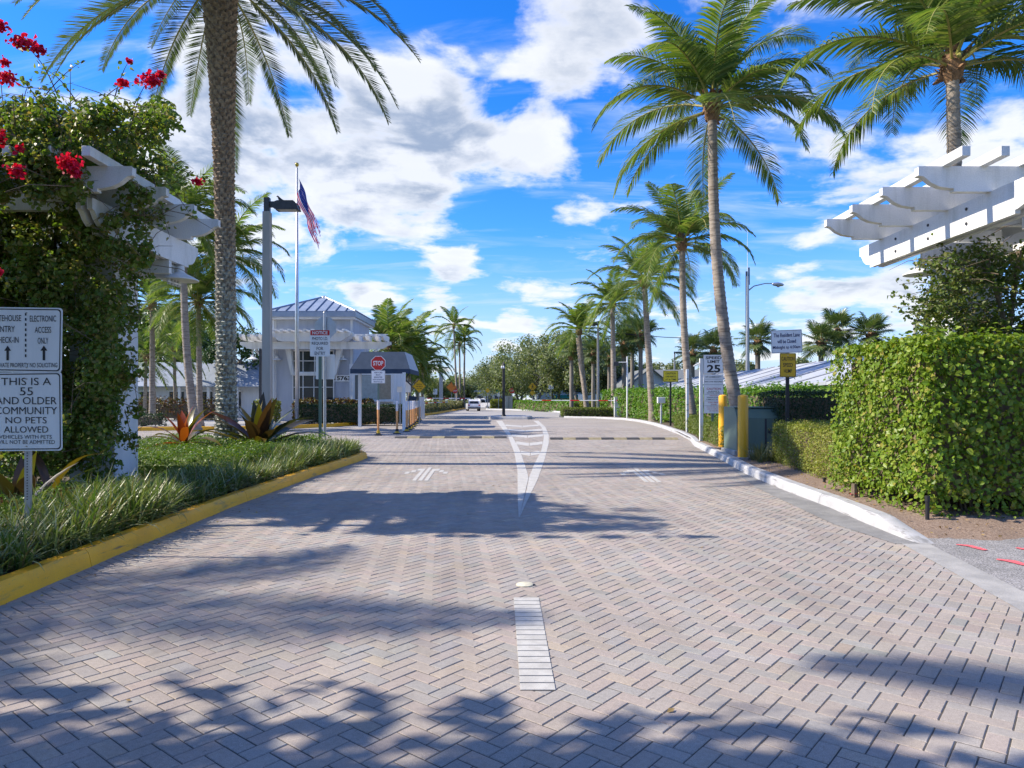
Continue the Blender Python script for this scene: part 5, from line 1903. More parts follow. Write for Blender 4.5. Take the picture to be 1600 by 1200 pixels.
gb('awning_brace', MB().tube([(ax1 - .1, Ya + .2, az(584)), (ax1 - .35, Ya + .2, az(592)), ((642 - 800) * Ya / F, Ya + .2, az(602))], .05, 6), 'dark_metal', aw)

# hedges before the gatehouse
hedge('box_hedge', 'dark clipped box hedge before the gatehouse', gx(484), gx(628), 44.2, 45.6, .08, 1.28, 'leaf_hedge_dark', .11, 12000, 21, rotz=R(4), loc=((gx(482) + gx(625)) / 2 + 1.1, 44.9, .08), depth=.08, bulge=.03)
hedge('croton_hedge', 'red and yellow croton hedge under the gatehouse window', gx(477), gx(592), 47.2, 48.0, .08, 1.62, 'leaf_croton', .17, 6500, 22, depth=.12, bulge=.1, cat='hedge')
hedge('croton_hedge', 'yellow-green shrub beside the gatehouse corner', gx(424), gx(458), 46.4, 47.4, .08, 1.55, 'leaf_hedge_yellow', .15, 2400, 23, depth=.12, bulge=.1)
hedge('shrub_row', 'mixed shrubs before the clubhouse wall behind the date palm', -32, -21.5, 52.5, 54.0, .05, 1.7, 'leaf_croton', .2, 5200, 25, depth=.25, bulge=.3, cat='shrubs', stray=.1)
hedge('far_hedge', 'low dark hedge left of the gatehouse behind the date palm', -29.5, -20.0, 40.2, 41.2, .1, .8, 'leaf_hedge_dark', .12, 4500, 24)

# ------------------------------------------------------------------ delineator posts, stop sign
def delineator(loc, label, h=1.55, group='flexible lane posts'):
    t = thing('lane_post', label, 'lane post', loc, group)
    MB().lathe([(.19, 0), (.18, .04), (.12, .06), (.11, .10)], n=12).build('base', M['rubber'], t, smooth=True)
    MB().lathe([(.125, .055), (.12, .085), (.10, .11), (.07, .13)], n=12).build('base_collar', M['sign_yellow'], t, smooth=True)
    MB().lathe([(.085, .125), (.08, .2), (.065, .24)], n=12).build('boot', M['rubber'], t, smooth=True)
    MB().lathe([(.05, .2), (.055, h * .70)], n=12).build('tube', M['tube_orange'], t, smooth=True)
    MB().lathe([(.058, h * .70), (.062, h - .02), (.05, h), (0, h + .005)], n=12).build('reflective_sleeve', M['tube_white'], t, smooth=True)
    return t


dl = [(620.4, 678), (635.7, 674.6), (640, 672), (643, 670), (646, 667.5), (648, 665), (651, 662.5), (654, 659), (656, 656.7), (658, 654)]
ordn = ['nearest of the orange and white lane posts left of the road'] + ['orange and white lane post, number %s in the row from the nearest' % w for w in ('two', 'three', 'four', 'five', 'six', 'seven', 'eight', 'nine')] + ['farthest of the orange and white lane posts by the barrier']
for (x, y), la in zip(dl, ordn):
    delineator(G(x, y), la)
b = G(591, 680.5)
ks = b.y / F
zs = lambda y: CH + (HZ - y) * ks
t = thing('stop_sign', 'red octagonal stop sign on an orange tube before the gatehouse', 'sign', b)
MB().lathe([(.19, 0), (.18, .04), (.12, .06), (.11, .10)], n=12).build('base', M['rubber'], t, smooth=True)
MB().lathe([(.085, .10), (.08, .2), (.06, .24)], n=12).build('boot', M['sign_yellow'], t, smooth=True)
MB().lathe([(.05, .2), (.055, zs(640))], n=12).build('tube', M['tube_orange'], t, smooth=True)
MB().lathe([(.058, zs(640)), (.06, zs(625.5)), (0, zs(625.4))], n=12).build('reflective_sleeve', M['tube_white'], t, smooth=True)
MB().span(-.035, .035, .02, .06, zs(626), zs(558)).build('post', M['trans_green'], t)
po = plate(t, .64, .64, zs(567.5), M['print_white'], None, shape=octagon(.655))
plate(po, .6, .6, zs(567.5), M['sign_red'], None, y=-.0045, shape=octagon(.60), name='face', t=.002)
lettering('STOP', .46, .215, M['print_white'], po, (0, -.009, zs(567.5)), .03)
pp = plate(t, 21.5 * ks, 20 * ks, zs(589), M['sign_white'], M['ink'], r=.02, bw=.006, bi=.008)
for i, (s, w) in enumerate((('VISITORS', 13), ('MUST', 7), ('REGISTER', 13), ('WITH GATEHOUSE', 17), ('PHOTO I.D.', 14))):
    lettering(s, w * ks, 2.1 * ks, M['ink_blue'], pp, (0, -.0065, zs(582.2 + i * 3.6)), .02)

# small signs by the booth, warning diamonds, barrier arms
def post_sign(name, label, x, y_base, y_top, Y, parts, mat_post='galv', w=.05, group=None, zb=0.0):
    """parts: list of (kind, x, y, w, h, mat, lines[(text, dy, w, h, mat)]) in photograph pixels"""
    k_ = Y / F
    t = thing(name, label, 'sign', ((x - 800) * k_, Y, zb), group)
    z_ = lambda y: CH + (HZ - y) * k_ - zb
    MB().span(-w / 2, w / 2, .004, .004 + w, -.05, z_(y_top)).build('post', M[mat_post], t)
    for kind, px, py, pw, ph, m_, lines in parts:
        shp = {'d': diamond(pw * k_), 'o': octagon(pw * k_)}.get(kind)
        pn = plate(t, pw * k_, ph * k_, z_(py), M[m_], M['ink'] if kind in 'db' else None, x=(px - x) * k_, shape=shp, r=.02, bw=.012 * pw * k_ / .6, bi=.02 * pw * k_)
        for s, dy, lw, lh, lm in lines:
            lettering(s, lw * k_, lh * k_, M[lm], pn, ((px - x) * k_, -.0075, z_(py + dy)), .02)
    return t


post_sign('warning_sign', 'yellow diamond warning sign beside the booth lane', 655, 660, 592, 46.0, [('d', 655, 603.5, 21, 21, 'sign_yellow', [('CAUTION', -3, 9, 2, 'ink'), ('ONE VEHICLE', 0.3, 11, 2, 'ink'), ('AT A TIME', 3.5, 8, 2, 'ink')])])
post_sign('small_sign', 'small white notice right of the booth window', 625, 655, 604, 44.0, [('r', 625, 608.5, 9, 9, 'sign_white', [])])
post_sign('small_sign', 'tall narrow white notice beside the awning post', 637, 655, 590, 43.0, [('r', 637.5, 605, 8.5, 16, 'sign_white', [])])
Yk = 47.0
t = thing('card_reader', 'blue card reader pedestal at the visitor lane', 'card reader', P(644, 655, Yk).xy.to_3d())
MB().span(-.06, .06, -.06, .06, 0, 1.5).build('pedestal', M['white_paint'], t)
MB().prism([(-.22, 1.5), (.22, 1.5), (.26, 1.8), (-.18, 1.86)], 'y', -.18, .18).build('reader_box', M['awning'], t, bev=.03)


def barrier(label, x0, x1, y0, y1, Y0, Y1, cab=None):
    a, b = P(x0, y0, Y0), P(x1, y1, Y1)
    t = thing('barrier_arm', label, 'barrier', (a.x, a.y, 0))
    n = 9
    for i in range(n):
        p, q_ = a.lerp(b, i / n) - t.location, a.lerp(b, (i + .998) / n) - t.location
        MB().tube([p, q_], .045, 6).build('arm_section', M['cloth_red' if i % 3 == 1 else 'white_paint'], t)
    if cab:
        mb = MB()
        mb.span(-cab / 2, cab / 2, -.2, .2, 0, a.z + .28)
        mb.span(-cab / 2 - .03, cab / 2 + .03, -.23, .23, a.z + .281, a.z + .33)
        c = mb.build('cabinet', M['white_paint'], t, bev=.02)
        MB().lathe([(.09, 0), (.09, .06), (0, .07)], n=10).build('hub', M['sign_red'], c, loc=(-.02, -.21, a.z)).rotation_euler = (R(90), 0, 0)
        MB().span(-cab * .3, cab * .3, -.206, -.201, .35, a.z - .45).build('cabinet_door', M['sign_white'], c)
    else:
        MB().span(-.2, .2, -.15, .15, 0, a.z + .12).build('cabinet', M['white_paint'], t)
    return t


barrier('red and white barrier arm lowered over the visitor lane', 659, 735, 622.3, 622.6, 60, 60)
barrier('second red and white barrier arm just below the first', 660, 700, 630, 628, 64, 64)
barrier('white cabinet barrier with long arm over the resident lane', 965, 832, 626, 625.5, 63.0, 64.0, cab=.62)

# ------------------------------------------------------------------ centre island post
Yc = 60.0
b = P(787, 650, Yc)
t = thing('camera_post', 'black camera post on the white centre island', 'post', (b.x, Yc, .22))
zc = lambda y: CH + (HZ - y) * Yc / F - .22
MB().lathe([(.22, 0), (.21, .08), (.13, .16), (.12, zc(572)), (.14, zc(572) + .02), (.10, zc(569)), (.03, zc(565)), (0, zc(564))], n=14).build('shaft', M['black'], t, smooth=True)
for dx in (-.16, .0):
    MB().lathe([(.07, 0), (.08, .08), (.06, .2), (0, .24)], n=10).build('camera_dome', M['print_white'], t, loc=(dx, -.18, zc(576)), smooth=2)

# ------------------------------------------------------------------ right side: hedges
hedge('clipped_hedge', 'tall round-leaved hedge at the right edge of the picture', 5.28, 9.6, 9.0, 11.75, .08, 2.42, 'leaf_clusia', .070, 32000, 31, aspect=.74, oval=True, depth=.13, bulge=.05, faces='LFT', singles=300, stray=.03)
hedge('clipped_hedge', 'low yellow-green clipped hedge beside the tall hedge', -.85, .85, -2.65, 2.65, .1, 1.05, 'leaf_hedge_yellow', .047, 42000, 32, rotz=R(-7), loc=(6.72, 14.2, .1), depth=.07, bulge=.03, faces='LFTB')
hedge('clipped_hedge', 'dark green square hedge behind the speed hump sign', 7.0, 8.8, 18.6, 20.4, .1, 1.82, 'leaf_hedge_dark', .06, 13000, 33, depth=.08, bulge=.03, faces='LFT')
lo_pts = [(5.98, 19.6), (6.60, 24.7), (7.35, 28.2), (8.05, 33.0), (8.65, 38.6)]
names = ['nearest', 'second', 'third', 'farthest']
for i in range(4):
    a, b = lo_pts[i], lo_pts[i + 1]
    L = math.hypot(b[0] - a[0], b[1] - a[1])
    an = math.atan2(b[1] - a[1], b[0] - a[0]) - math.pi / 2
    nx, ny = math.cos(an), math.sin(an)
    hedge('kerb_hedge', '%s stretch of low olive hedge behind the white kerb' % names[i], -.42, .42, -L / 2, L / 2 + .1, .1, .80, 'leaf_hedge_low', .055 + .012 * i, 9000 - 1200 * i, 34 + i, rotz=an,
          loc=((a[0] + b[0]) / 2 + nx * .55, (a[1] + b[1]) / 2 + ny * .55, .1), depth=.07, bulge=.03, faces='LFT', group='low hedges behind the white kerb')
hedge('kerb_hedge', 'low square hedge round the light pole near the barrier', 4.6, 9.3, 64.2, 67.6, .1, .85, 'leaf_hedge_low', .13, 7000, 39, depth=.08, bulge=.03, faces='LFT')
# long glossy hedge wall
wl = [(11.4, 21.0), (11.0, 27.0), (10.4, 36.0), (9.9, 47.0), (9.9, 58.0), (8.6, 69.0)]
wn = ['behind the transformer', 'behind the speed limit sign', 'behind the second palm', 'behind the yellow caution sign', 'behind the barrier cabinet']
for i in range(5):
    a, b = wl[i], wl[i + 1]
    L = math.hypot(b[0] - a[0], b[1] - a[1])
    an = math.atan2(b[1] - a[1], b[0] - a[0]) - math.pi / 2
    nx, ny = math.cos(an), math.sin(an)
    hedge('hedge_wall', 'bright glossy hedge stretch %s' % wn[i], -.6, .6, -L / 2, L / 2 + .1, .1, 2.0 + .12 * i, 'leaf_bright', .12 + .015 * i, 6000, 41 + i, rotz=an,
          loc=((a[0] + b[0]) / 2 + nx * .6, (a[1] + b[1]) / 2 + ny * .6, .1), depth=.2, bulge=.16, faces='LFT', oval=True, aspect=.6, stray=.06, group='glossy hedge along the wall')

grass_strip('tuft_grass', 'grey-green grass tuft beside the transformer', [(5.9, 16.6), (6.05, 17.6)], -.5, .1, 14, .62, 'leaf_pale_shrub', 9, .12)

# ------------------------------------------------------------------ bollards, transformer
for (x, y, la) in ((1161, 716, 'yellow steel bollard nearest the road'), (1129.5, 700, 'yellow steel bollard farther back by the sign board')):
    b = G(x, y, .13)
    t = thing('bollard', la, 'bollard', b, 'yellow bollards')
    h = CH + (HZ - 617) * b.y / F - b.z
    MB().lathe([(.128, -.1), (.128, h - .05), (.118, h - .02), (.085, h), (0, h + .008)], n=24).build('post', M['bollard_yellow'], t, smooth=True)
    MB().lathe([(.20, -.05), (.19, .015), (.13, .03)], n=18).build('footing', M['concrete'], t, smooth=True)
Yt = 19.3
t = thing('transformer', 'green pad-mounted transformer cabinet behind the yellow bollards', 'transformer', (6.75, Yt, .1))
MB().span(-.85, .75, -.45, .75, 0, .16).build('pad', M['concrete'], t, bev=.02)
body = MB().prism([(-.40, .162), (.68, .162), (.68, 1.28), (-.22, 1.28), (-.40, 1.02)], 'x', -.78, .68).build('cabinet', M['trans_green'], t, bev=.03)
MB().span(-.80, .70, -.26, .70, 1.283, 1.315).build('lid', M['trans_green'], body, bev=.015)
MB().span(-.025, .025, -.408, -.395, .2, 1.0).build('door_seam', M['dark_metal'], body)
MB().span(.06, .12, -.43, -.40, .62, .74).build('handle', M['dark_metal'], body)
t = thing('utility_box', 'small grey-green utility box left of the transformer', 'utility box', (P(1146, 0, 20.6).x, 20.6, .1))
bb = MB().span(-.17, .17, -.15, .15, 0, .86).build('box', M['trans_green'], t, bev=.02)
MB().span(-.18, .18, -.16, .16, .861, .90).build('lid', M['trans_green'], t, bev=.01)
plate(t, .16, .2, .45, M['sign_white'], None, y=-.153, name='warning_label', r=.01)
MB().add([(-.05, -.159, .38), (.05, -.159, .38), (0, -.159, .5)], [(0, 1, 2)]).build('warning_mark', M['sign_red'], t)

# ------------------------------------------------------------------ signs on the right
Ys = 17.7
k_ = Ys / F
t = thing('resident_lane_sign', 'white resident lane sign above yellow speed hump sign on black post', 'sign', ((1231 - 800) * k_, Ys, .1))
zr = lambda y: CH + (HZ - y) * k_ - .1
MB().span(-.04, .04, .004, .05, -.05, zr(520)).build('post', M['black'], t)
pw = plate(t, 48.5 * k_, 36 * k_, zr(533.5), M['sign_white'], M['ink'], x=(1229 - 1231) * k_, r=.012, bw=.008, bi=.008, tilt=R(-2.2), y=0)
for s, yc, w in (('The Resident Lane', 523.5, 41), ('will be Closed', 533.2, 29), ('Midnight to 6:30am', 543, 43)):
    lettering(s, w * k_, 6.2 * k_, M['ink_blue'], pw, ((1229 - 1231) * k_, -.0065, zr(yc)), .022, tilt=R(-2.2))
py = plate(t, 25.5 * k_, 37.5 * k_, zr(570.5), M['sign_yellow'], M['ink'], r=.025, bw=.010, bi=.010, y=-.002)
for s, yc, w in (('CAUTION', 560.5, 20), ('SPEED', 570.3, 15), ('HUMP', 579.8, 12.5)):
    lettering(s, w * k_, 6 * k_, M['ink'], py, (0, -.0085, zr(yc)), .01)
for yc in (522, 545, 555, 586.5):
    MB().lathe([(.012, 0), (.012, .005), (0, .007)], n=8).build('bolt', M['galv'], t, loc=(0, -.005, zr(yc))).rotation_euler = (R(90), 0, 0)

Ys = 25.5
k_ = Ys / F
t = thing('speed_limit_sign', 'speed limit 25 board with rules below between the palms', 'sign', ((1114 - 800) * k_, Ys, .1))
zr = lambda y: CH + (HZ - y) * k_ - .1
X_ = lambda x: (x - 1114) * k_
MB().span(X_(1093.5), X_(1098.5), -.02, .08, -.05, zr(560)).build('post', M['white_paint'], t)
MB().span(X_(1112), X_(1115.5), .006, .05, -.05, zr(600)).build('post', M['trans_green'], t)
pa = plate(t, 31 * k_, 29.5 * k_, zr(569), M['sign_white'], M['ink'], x=X_(1114.5), r=.015, bw=.006, bi=.006)
for s, yc, w, h in (('SPEED', 559, 25, 4.5), ('LIMIT', 565, 19, 4.5), ('25', 576, 21, 12)):
    lettering(s, w * k_, h * k_, M['ink'], pa, (X_(1115), -.0065, zr(yc)), .03)
pb = plate(t, 30.5 * k_, 61 * k_, zr(615.5), M['sign_white'], M['ink'], x=X_(1115), r=.01, bw=.004, bi=.004)
for s, yc, w, h, m_ in (('KP COMMUNITY', 589, 25, 2.3, 'ink'), ('BAR CODE REQUIRED', 596.5, 28, 2.3, 'ink'), ('CAUTION', 607.5, 22, 3.2, 'ink_red'), ('SHERIFF\'S', 611.5, 17, 1.9, 'ink'), ('PATROL AREA', 614, 21, 1.8, 'ink'),
                        ('NOTICE', 618, 12, 1.8, 'ink_red'), ('TRESPASSING PROHIBITED', 621, 22, 1.7, 'ink'), ('COMMUNITY WATCH', 624, 24, 1.7, 'ink'), ('TOW AWAY', 629, 18, 2, 'ink_red'), ('ZONE', 632, 9, 1.8, 'ink_red'),
                        ('UNAUTHORIZED VEHICLES', 636, 22, 1.3, 'ink_red'), ('TOWED AT OWNER EXPENSE', 639, 22, 1.3, 'ink_red'), ('24 HOURS', 642, 14, 1.3, 'ink_red')):
    lettering(s, w * k_, h * k_, M[m_], pb, (X_(1115), -.0065, zr(yc)), .015)
for yc in (592.5, 601, 616, 626.5, 634):
    MB().span(X_(1101), X_(1129), -.0064, -.0058, zr(yc) - .004, zr(yc) + .004).build('rule', M['ink'], pb)
MB().tube([(X_(1096), .03, zr(566)), (X_(1084), .0, zr(572))], .03, 6).build('arm', M['white_paint'], t)
t = thing('gate_post', 'plain white square post with small fittings left of the speed limit board', 'post', ((1074 - 800) * 33 / F, 33.0, .1))
zr = lambda y: CH + (HZ - y) * 33 / F - .1
MB().span(-.06, .06, -.06, .06, -.05, zr(577)).build('post', M['white_paint'], t, bev=.01)
for yc in (592, 599, 632, 641):
    MB().box((-.02, -.09, zr(yc)), (.09, .05, .05)).build('fitting', M['galv'], t)

post_sign('caution_sign', 'bright yellow caution sign on a black post before the hedge wall', 1048, 652, 581, 41.0, [('b', 1048, 588, 23.5, 17.5, 'sign_gold', [('CAUTION', -4.5, 16, 3, 'ink'), ('ONE VEHICLE', .3, 16, 2.6, 'ink'), ('AT A TIME', 5, 17, 2.6, 'ink')])], 'black', .09, zb=.1)
Yx = 58.5
t = thing('camera_pole', 'thin white camera pole beside the barrier cabinet', 'pole', ((980 - 800) * Yx / F, Yx, .1))
zx = lambda y: CH + (HZ - y) * Yx / F - .1
MB().tube([(0, 0, 0), (0, 0, zx(557))], [.075, .06], 8).build('pole', M['white_paint'], t, smooth=True)
MB().tube([(0, 0, zx(566)), (-.85, 0, zx(566))], .04, 6).build('arm', M['white_paint'], t)
MB().span(-1.15, -.72, -.2, .2, zx(572), zx(565.5)).build('camera', M['dark_metal'], t, bev=.03)
t = thing('call_box', 'small white box on a thin post by the third palm', 'call box', ((1033 - 800) * 45 / F, 45.0, .1))
MB().span(-.05, .05, -.05, .05, 0, 1.3).build('post', M['white_paint'], t)
MB().span(-.24, .24, -.14, .14, 1.3, 1.68).build('box', M['white_paint'], t, bev=.02)

# ------------------------------------------------------------------ street lights
def shoebox(x, ytop, Y, label, d=-1, zb=.1, hw=.11):
    k_ = Y / F
    t = thing('light_pole', label, 'street light', ((x - 800) * k_, Y, zb), 'street lights along the road')
    h = CH + (HZ - ytop) * k_ - zb
    MB().prism([(-hw, -.2), (hw, -.2), (hw * .8, h - .25), (-hw * .8, h - .25)], 'y', -hw, hw).build('pole', M['pole_concrete'], t)
    MB().span(-.08, .08, -.08, .08, h - .25, h + .05).build('bracket', M['dark_metal'], t)
    MB().prism([(d * .1, h - .05), (d * .1, h + .02), (d * .85, h + .03), (d * .98, h - .12), (d * .3, h - .18)], 'y', -.18, .18).build('lamp_head', M['dark_metal'], t, bev=.02)
    return t


shoebox(934.5, 506, 66.5, 'concrete light pole with flat head over the right lane')
shoebox(688, 560, 96, 'pale light pole left of the three thin palms', 1, hw=.16)
shoebox(690.5, 574, 108, 'second pale light pole farther down the left side', 1, hw=.16)
shoebox(1054, 550, 95, 'far dark light pole above the grey-roofed house', 1, hw=.1)
shoebox(1430, 500, 48, 'dark light pole showing over the tall right hedge', 1, hw=.1)
Yq = 60.0
k_ = Yq / F
t = thing('street_light', 'curved-arm street light with antenna behind the carport', 'street light', ((1168 - 800) * k_, Yq, 0))
zq = lambda y: CH + (HZ - y) * k_
MB().tube([(0, 0, 0), (0, 0, zq(432))], [.20, .12], 10).build('pole', M['galv'], t, smooth=True)
ax = lambda x: (x - 1168) * k_
MB().tube([(0, 0, zq(455)), (ax(1178), 0, zq(447)), (ax(1195), 0, zq(443)), (ax(1210), 0, zq(443))], [.06, .05, .045, .04], 8).build('arm', M['galv'], t, smooth=2)
MB().lathe([(.02, -.55), (.13, -.40), (.18, 0), (.12, .35), (.02, .5)], n=12).build('lamp_head', M['galv'], t, smooth=2, loc=(ax(1216), 0, zq(444.5))).rotation_euler = (0, R(94), 0)
MB().lathe([(.15, .03), (.12, -.12), (0, -.17)], n=12).build('lens', M['lamp_glass'], t, smooth=2, loc=(ax(1216), 0, zq(446)))
MB().tube([(-.1, 0, zq(520)), (-.1, 0, zq(424))], .07, 6).build('antenna_panel', M['awning'], t)
MB().tube([(.12, 0, zq(445)), (.12, 0, zq(418))], .07, 6).build('antenna_panel', M['awning'], t)
MB().tube([(0, 0, zq(432)), (0, 0, zq(358))], [.03, .012], 5).build('whip_antenna', M['print_white'], t)

# overhead wire behind the palms
t = thing('utility_wire', 'slack dark wire hanging between the two nearest palms', 'wire', P(1040, 520, 70))
q_ = [P(x, y, 70) - t.location for x, y in ((960, 520), (1000, 524), (1040, 527), (1070, 528), (1095, 522), (1120, 511), (1126, 515), (1134, 532))]
MB().tube(q_, .035, 5).build('cable', M['wire'], t, smooth=2)

# ------------------------------------------------------------------ palms
def px_palm(xb, xc, yc, Y, label, **kw):
    top = P(xc, yc, Y)
    return coconut(((xb - 800) / F * Y, Y, .1), top, label, **kw)


px_palm(1168, 1113, 176, 21.0, 'tallest coconut palm, leaning left beside the yellow bollards', fr=25, scale=1.06, r=.19, seed=3, bow=-.25, lo=-18, phase=.4, up=1.2)
px_palm(1086, 1066, 385, 36.5, 'second coconut palm along the right kerb', fr=25, scale=1.05, r=.21, seed=7, bow=-.15, lo=-24, phase=1.1)
px_palm(1022, 1007, 445, 50.0, 'third coconut palm along the right kerb with a broad drooping frond', fr=23, scale=1.15, r=.26, seed=12, lo=-30, phase=2.6)
px_palm(960, 957, 478, 65.0, 'fourth coconut palm along the right kerb', fr=28, scale=1.08, r=.28, seed=19, lo=-35, detail=False)
px_palm(919, 905, 520, 72.0, 'twin-stemmed coconut palm farthest along the right kerb', fr=23, scale=1.15, r=.27, seed=23, lo=-20, detail=False)
q_ = P(913, 545, 72)
MB().tube([(P(919, 640, 72).x, 72.2, 0), (P(909, 580, 72).x, 72.2, P(0, 580, 72).z), (P(903, 528, 72).x, 72.2, P(0, 528, 72).z)], [.27, .22, .2], 8).build('trunk', M['palm_bark'], bpy.data.objects['coconut_palm.004'], world_of=bpy.data.objects['coconut_palm.004'], smooth=2)
px_palm(1506, 1488, 112, 16.0, 'coconut palm rising behind the right pergola', fr=25, scale=1.05, r=.19, seed=31, lo=2, phase=.9, up=1.15)
px_palm(307, 288, 345, 34.0, 'coconut palm behind the date palm with a curved grey trunk', fr=28, scale=.95, r=.2, seed=41, lo=-35, bow=-.2)
px_palm(313, 310, 476, 38.0, 'shorter coconut palm left of the date palm', fr=28, scale=.9, r=.17, seed=43, lo=-45)
px_palm(345, 352, 400, 37.0, 'coconut palm hidden by the date palm trunk', fr=24, scale=1.0, r=.2, seed=47, lo=-45)
px_palm(238, 238, 480, 44.0, 'coconut palm showing beside the vine', fr=22, scale=1.0, r=.2, seed=53, lo=-45, detail=False)
px_palm(226, 228, 560, 52.0, 'low feathery palm before the clubhouse beside the vine', fr=22, scale=.9, r=.15, seed=57, lo=-30, detail=False)
px_palm(275, 272, 545, 57.0, 'feathery palm above the clubhouse roof left of the date palm', fr=22, scale=.95, r=.16, seed=58, lo=-30, detail=False)
for i, (xb, xc, yc, sc_, la) in enumerate(((715.5, 709, 512, 1.25, 'tallest of the three thin palms beyond the barrier'), (719, 718, 540, .98, 'shortest of the three thin palms beyond the barrier'), (724.5, 726, 530, 1.15, 'rightmost of the three thin palms beyond the barrier'))):
    px_palm(xb, xc, yc, 126 + 2 * i, la, fr=15, scale=sc_, r=.20, seed=60 + i, detail=False, lo=-30, group='thin palms beyond the barrier', name='thin_palm')
for i, (x, y, sc_, la) in enumerate(((608, 545, 1.25, 'bushy palm just behind the gatehouse'), (640, 548, 1.2, 'bushy palm above the end of the awning'), (660, 575, 1.0, 'bushy palm right of the awning'))):
    px_palm(x, x, y, 62 + 3 * i, la, fr=26, scale=sc_, r=.17, seed=70 + i, detail=False, lo=-20, group='bushy palms behind the gatehouse', name='areca_palm')
sb = [(893, 551, 76, .9, 'cabbage palm left of the light pole'), (927, 556, 80, .95, 'cabbage palm behind the concrete light pole'), (952, 562, 84, .9, 'cabbage palm seen low between the palms'),
      (975, 543, 74, 1.1, 'stout cabbage palm with brown leaf bases'), (988, 528, 78, 1.15, 'cabbage palm between two stouter ones'), (1001, 528, 72, 1.2, 'stoutest cabbage palm with a ball of leaf bases'),
      (1082, 555, 70, 1.0, 'cabbage palm behind the second coconut palm'), (1115, 552, 66, 1.05, 'cabbage palm above the speed limit board'), (1184, 538, 62, 1.0, 'cabbage palm right of the curved street light'),
      (1283, 540, 58, .95, 'leftmost of three cabbage palms over the hedge'), (1309, 523, 60, 1.05, 'middle of three cabbage palms over the hedge'), (1361, 528, 58, .95, 'rightmost of three cabbage palms over the hedge'), (652, 600, 85, 1.0, 'cabbage palm beyond the visitor barrier')]
for i, (x, y, Y, sc_, la) in enumerate(sb):
    sabal(((x - 800) / F * Y, Y, 0), P(x, y, Y), la, scale=sc_ * 1.05, r=.22, seed=80 + i, fr=24)

# palms and a tree left of the picture: their shadows lie across the road
coconut((-15.4, 5.9, .1), (-15.2, 5.9, 8.0), 'coconut palm standing left of the picture', fr=8, scale=1.0, r=.17, seed=90, lo=15)
coconut((-9.2, 2.7, .1), (-8.8, 2.7, 11.6), 'taller coconut palm standing left of the picture', fr=22, scale=.95, r=.17, seed=91, lo=-35)
tree('shade_tree', 'dense shade tree left of the picture', (-7.2, .5, .1), 7.8, 5.6, 3.0, .34, 'leaf_ficus', 34000, 92, tr=.2, ry=3.2, crown0=2.4)

# ------------------------------------------------------------------ buildings beyond
def gable_house(name, label, x0, x1, y0, y1, zw, zr_, wall, roof, ridge='y', over=.4):
    t = thing(name, label, 'building', ((x0 + x1) / 2, (y0 + y1) / 2, 0))
    MB().span(x0, x1, y0, y1, 0, zw).build('wall', M[wall], t, world_of=t)
    if ridge == 'y':
        xm = (x0 + x1) / 2
        MB().prism([(x0, zw), (x1, zw), (xm, zr_ - .12)], 'y', y0, y1).build('gable', M[wall], t, world_of=t)
        for s in (-1, 1):
            xe = x0 - over if s < 0 else x1 + over
            sl = (zr_ - zw) / (xm - x0)
            ze = zw - over * sl
            MB().add([(xe, y0 - over, ze), (xm, y0 - over, zr_), (xm, y1 + over, zr_), (xe, y1 + over, ze), (xe, y0 - over, ze - .12), (xm, y0 - over, zr_ - .12), (xm, y1 + over, zr_ - .12), (xe, y1 + over, ze - .12)],
                     [(0, 1, 2, 3), (4, 7, 6, 5), (0, 4, 5, 1), (2, 6, 7, 3), (0, 3, 7, 4)]).build('roof', M[roof], t, world_of=t)
    else:
        ym = (y0 + y1) / 2
        MB().prism([(y0, zw), (y1, zw), (ym, zr_ - .12)], 'x', x0, x1).build('gable', M[wall], t, world_of=t)
        for s in (-1, 1):
            ye = y0 - over if s < 0 else y1 + over
            sl = (zr_ - zw) / (ym - y0)
            ze = zw - over * sl
            MB().add([(x0 - over, ye, ze), (x0 - over, ym, zr_), (x1 + over, ym, zr_), (x1 + over, ye, ze), (x0 - over, ye, ze - .12), (x0 - over, ym, zr_ - .12), (x1 + over, ym, zr_ - .12), (x1 + over, ye, ze - .12)],
                     [(0, 1, 2, 3), (4, 7, 6, 5), (0, 4, 5, 1), (2, 6, 7, 3), (0, 3, 7, 4)]).build('roof', M[roof], t, world_of=t)
    return t


# carport with long white roof, and the dark screen wall
t = thing('carport', 'long carport with white ribbed metal roof right of the road', 'building', (14.5, 46, 0))
for i in range(17):
    y0, y1 = 21.0 + i * 3.2, 21.0 + (i + 1) * 3.2 - .03
    MB().add([(12.1, y0, 2.30), (17.2, y0, 3.75), (17.2, y1, 3.75), (12.1, y1, 2.30), (12.1, y0, 2.18), (17.2, y0, 3.6), (17.2, y1, 3.6), (12.1, y1, 2.18)],
             [(0, 1, 2, 3), (4, 7, 6, 5), (0, 4, 5, 1), (2, 6, 7, 3), (0, 3, 7, 4), (1, 5, 6, 2)]).build('roof_sheet', M['roof_white'], t, world_of=t)
    MB().tube([(12.1, y1, 2.33), (17.2, y1, 3.78)], .035, 4).build('roof_rib', M['roof_white'], t, world_of=t)
    if i % 2 == 0:
        MB().span(12.5, 12.64, y0 + .1, y0 + .24, 0, 2.3).build('post', M['wall_dark'], t, world_of=t)
MB().span(12.25, 12.35, 21, 75.3, 2.0, 2.17).build('fascia_beam', M['shade_tan'], t, world_of=t)
t = thing('screen_wall', 'dark grey screen wall under the carport roof', 'wall', (12.9, 47, 0))
for i in range(13):
    y0 = 20.6 + i * 4.2
    MB().span(12.86, 12.98, y0, y0 + 4.17, 0, 1.96).build('panel', M['wall_dark'], t, world_of=t)
    MB().span(12.80, 13.04, y0 - .12, y0 + .12, 0, 2.02).build('pier', M['wall_dark'], t, world_of=t)
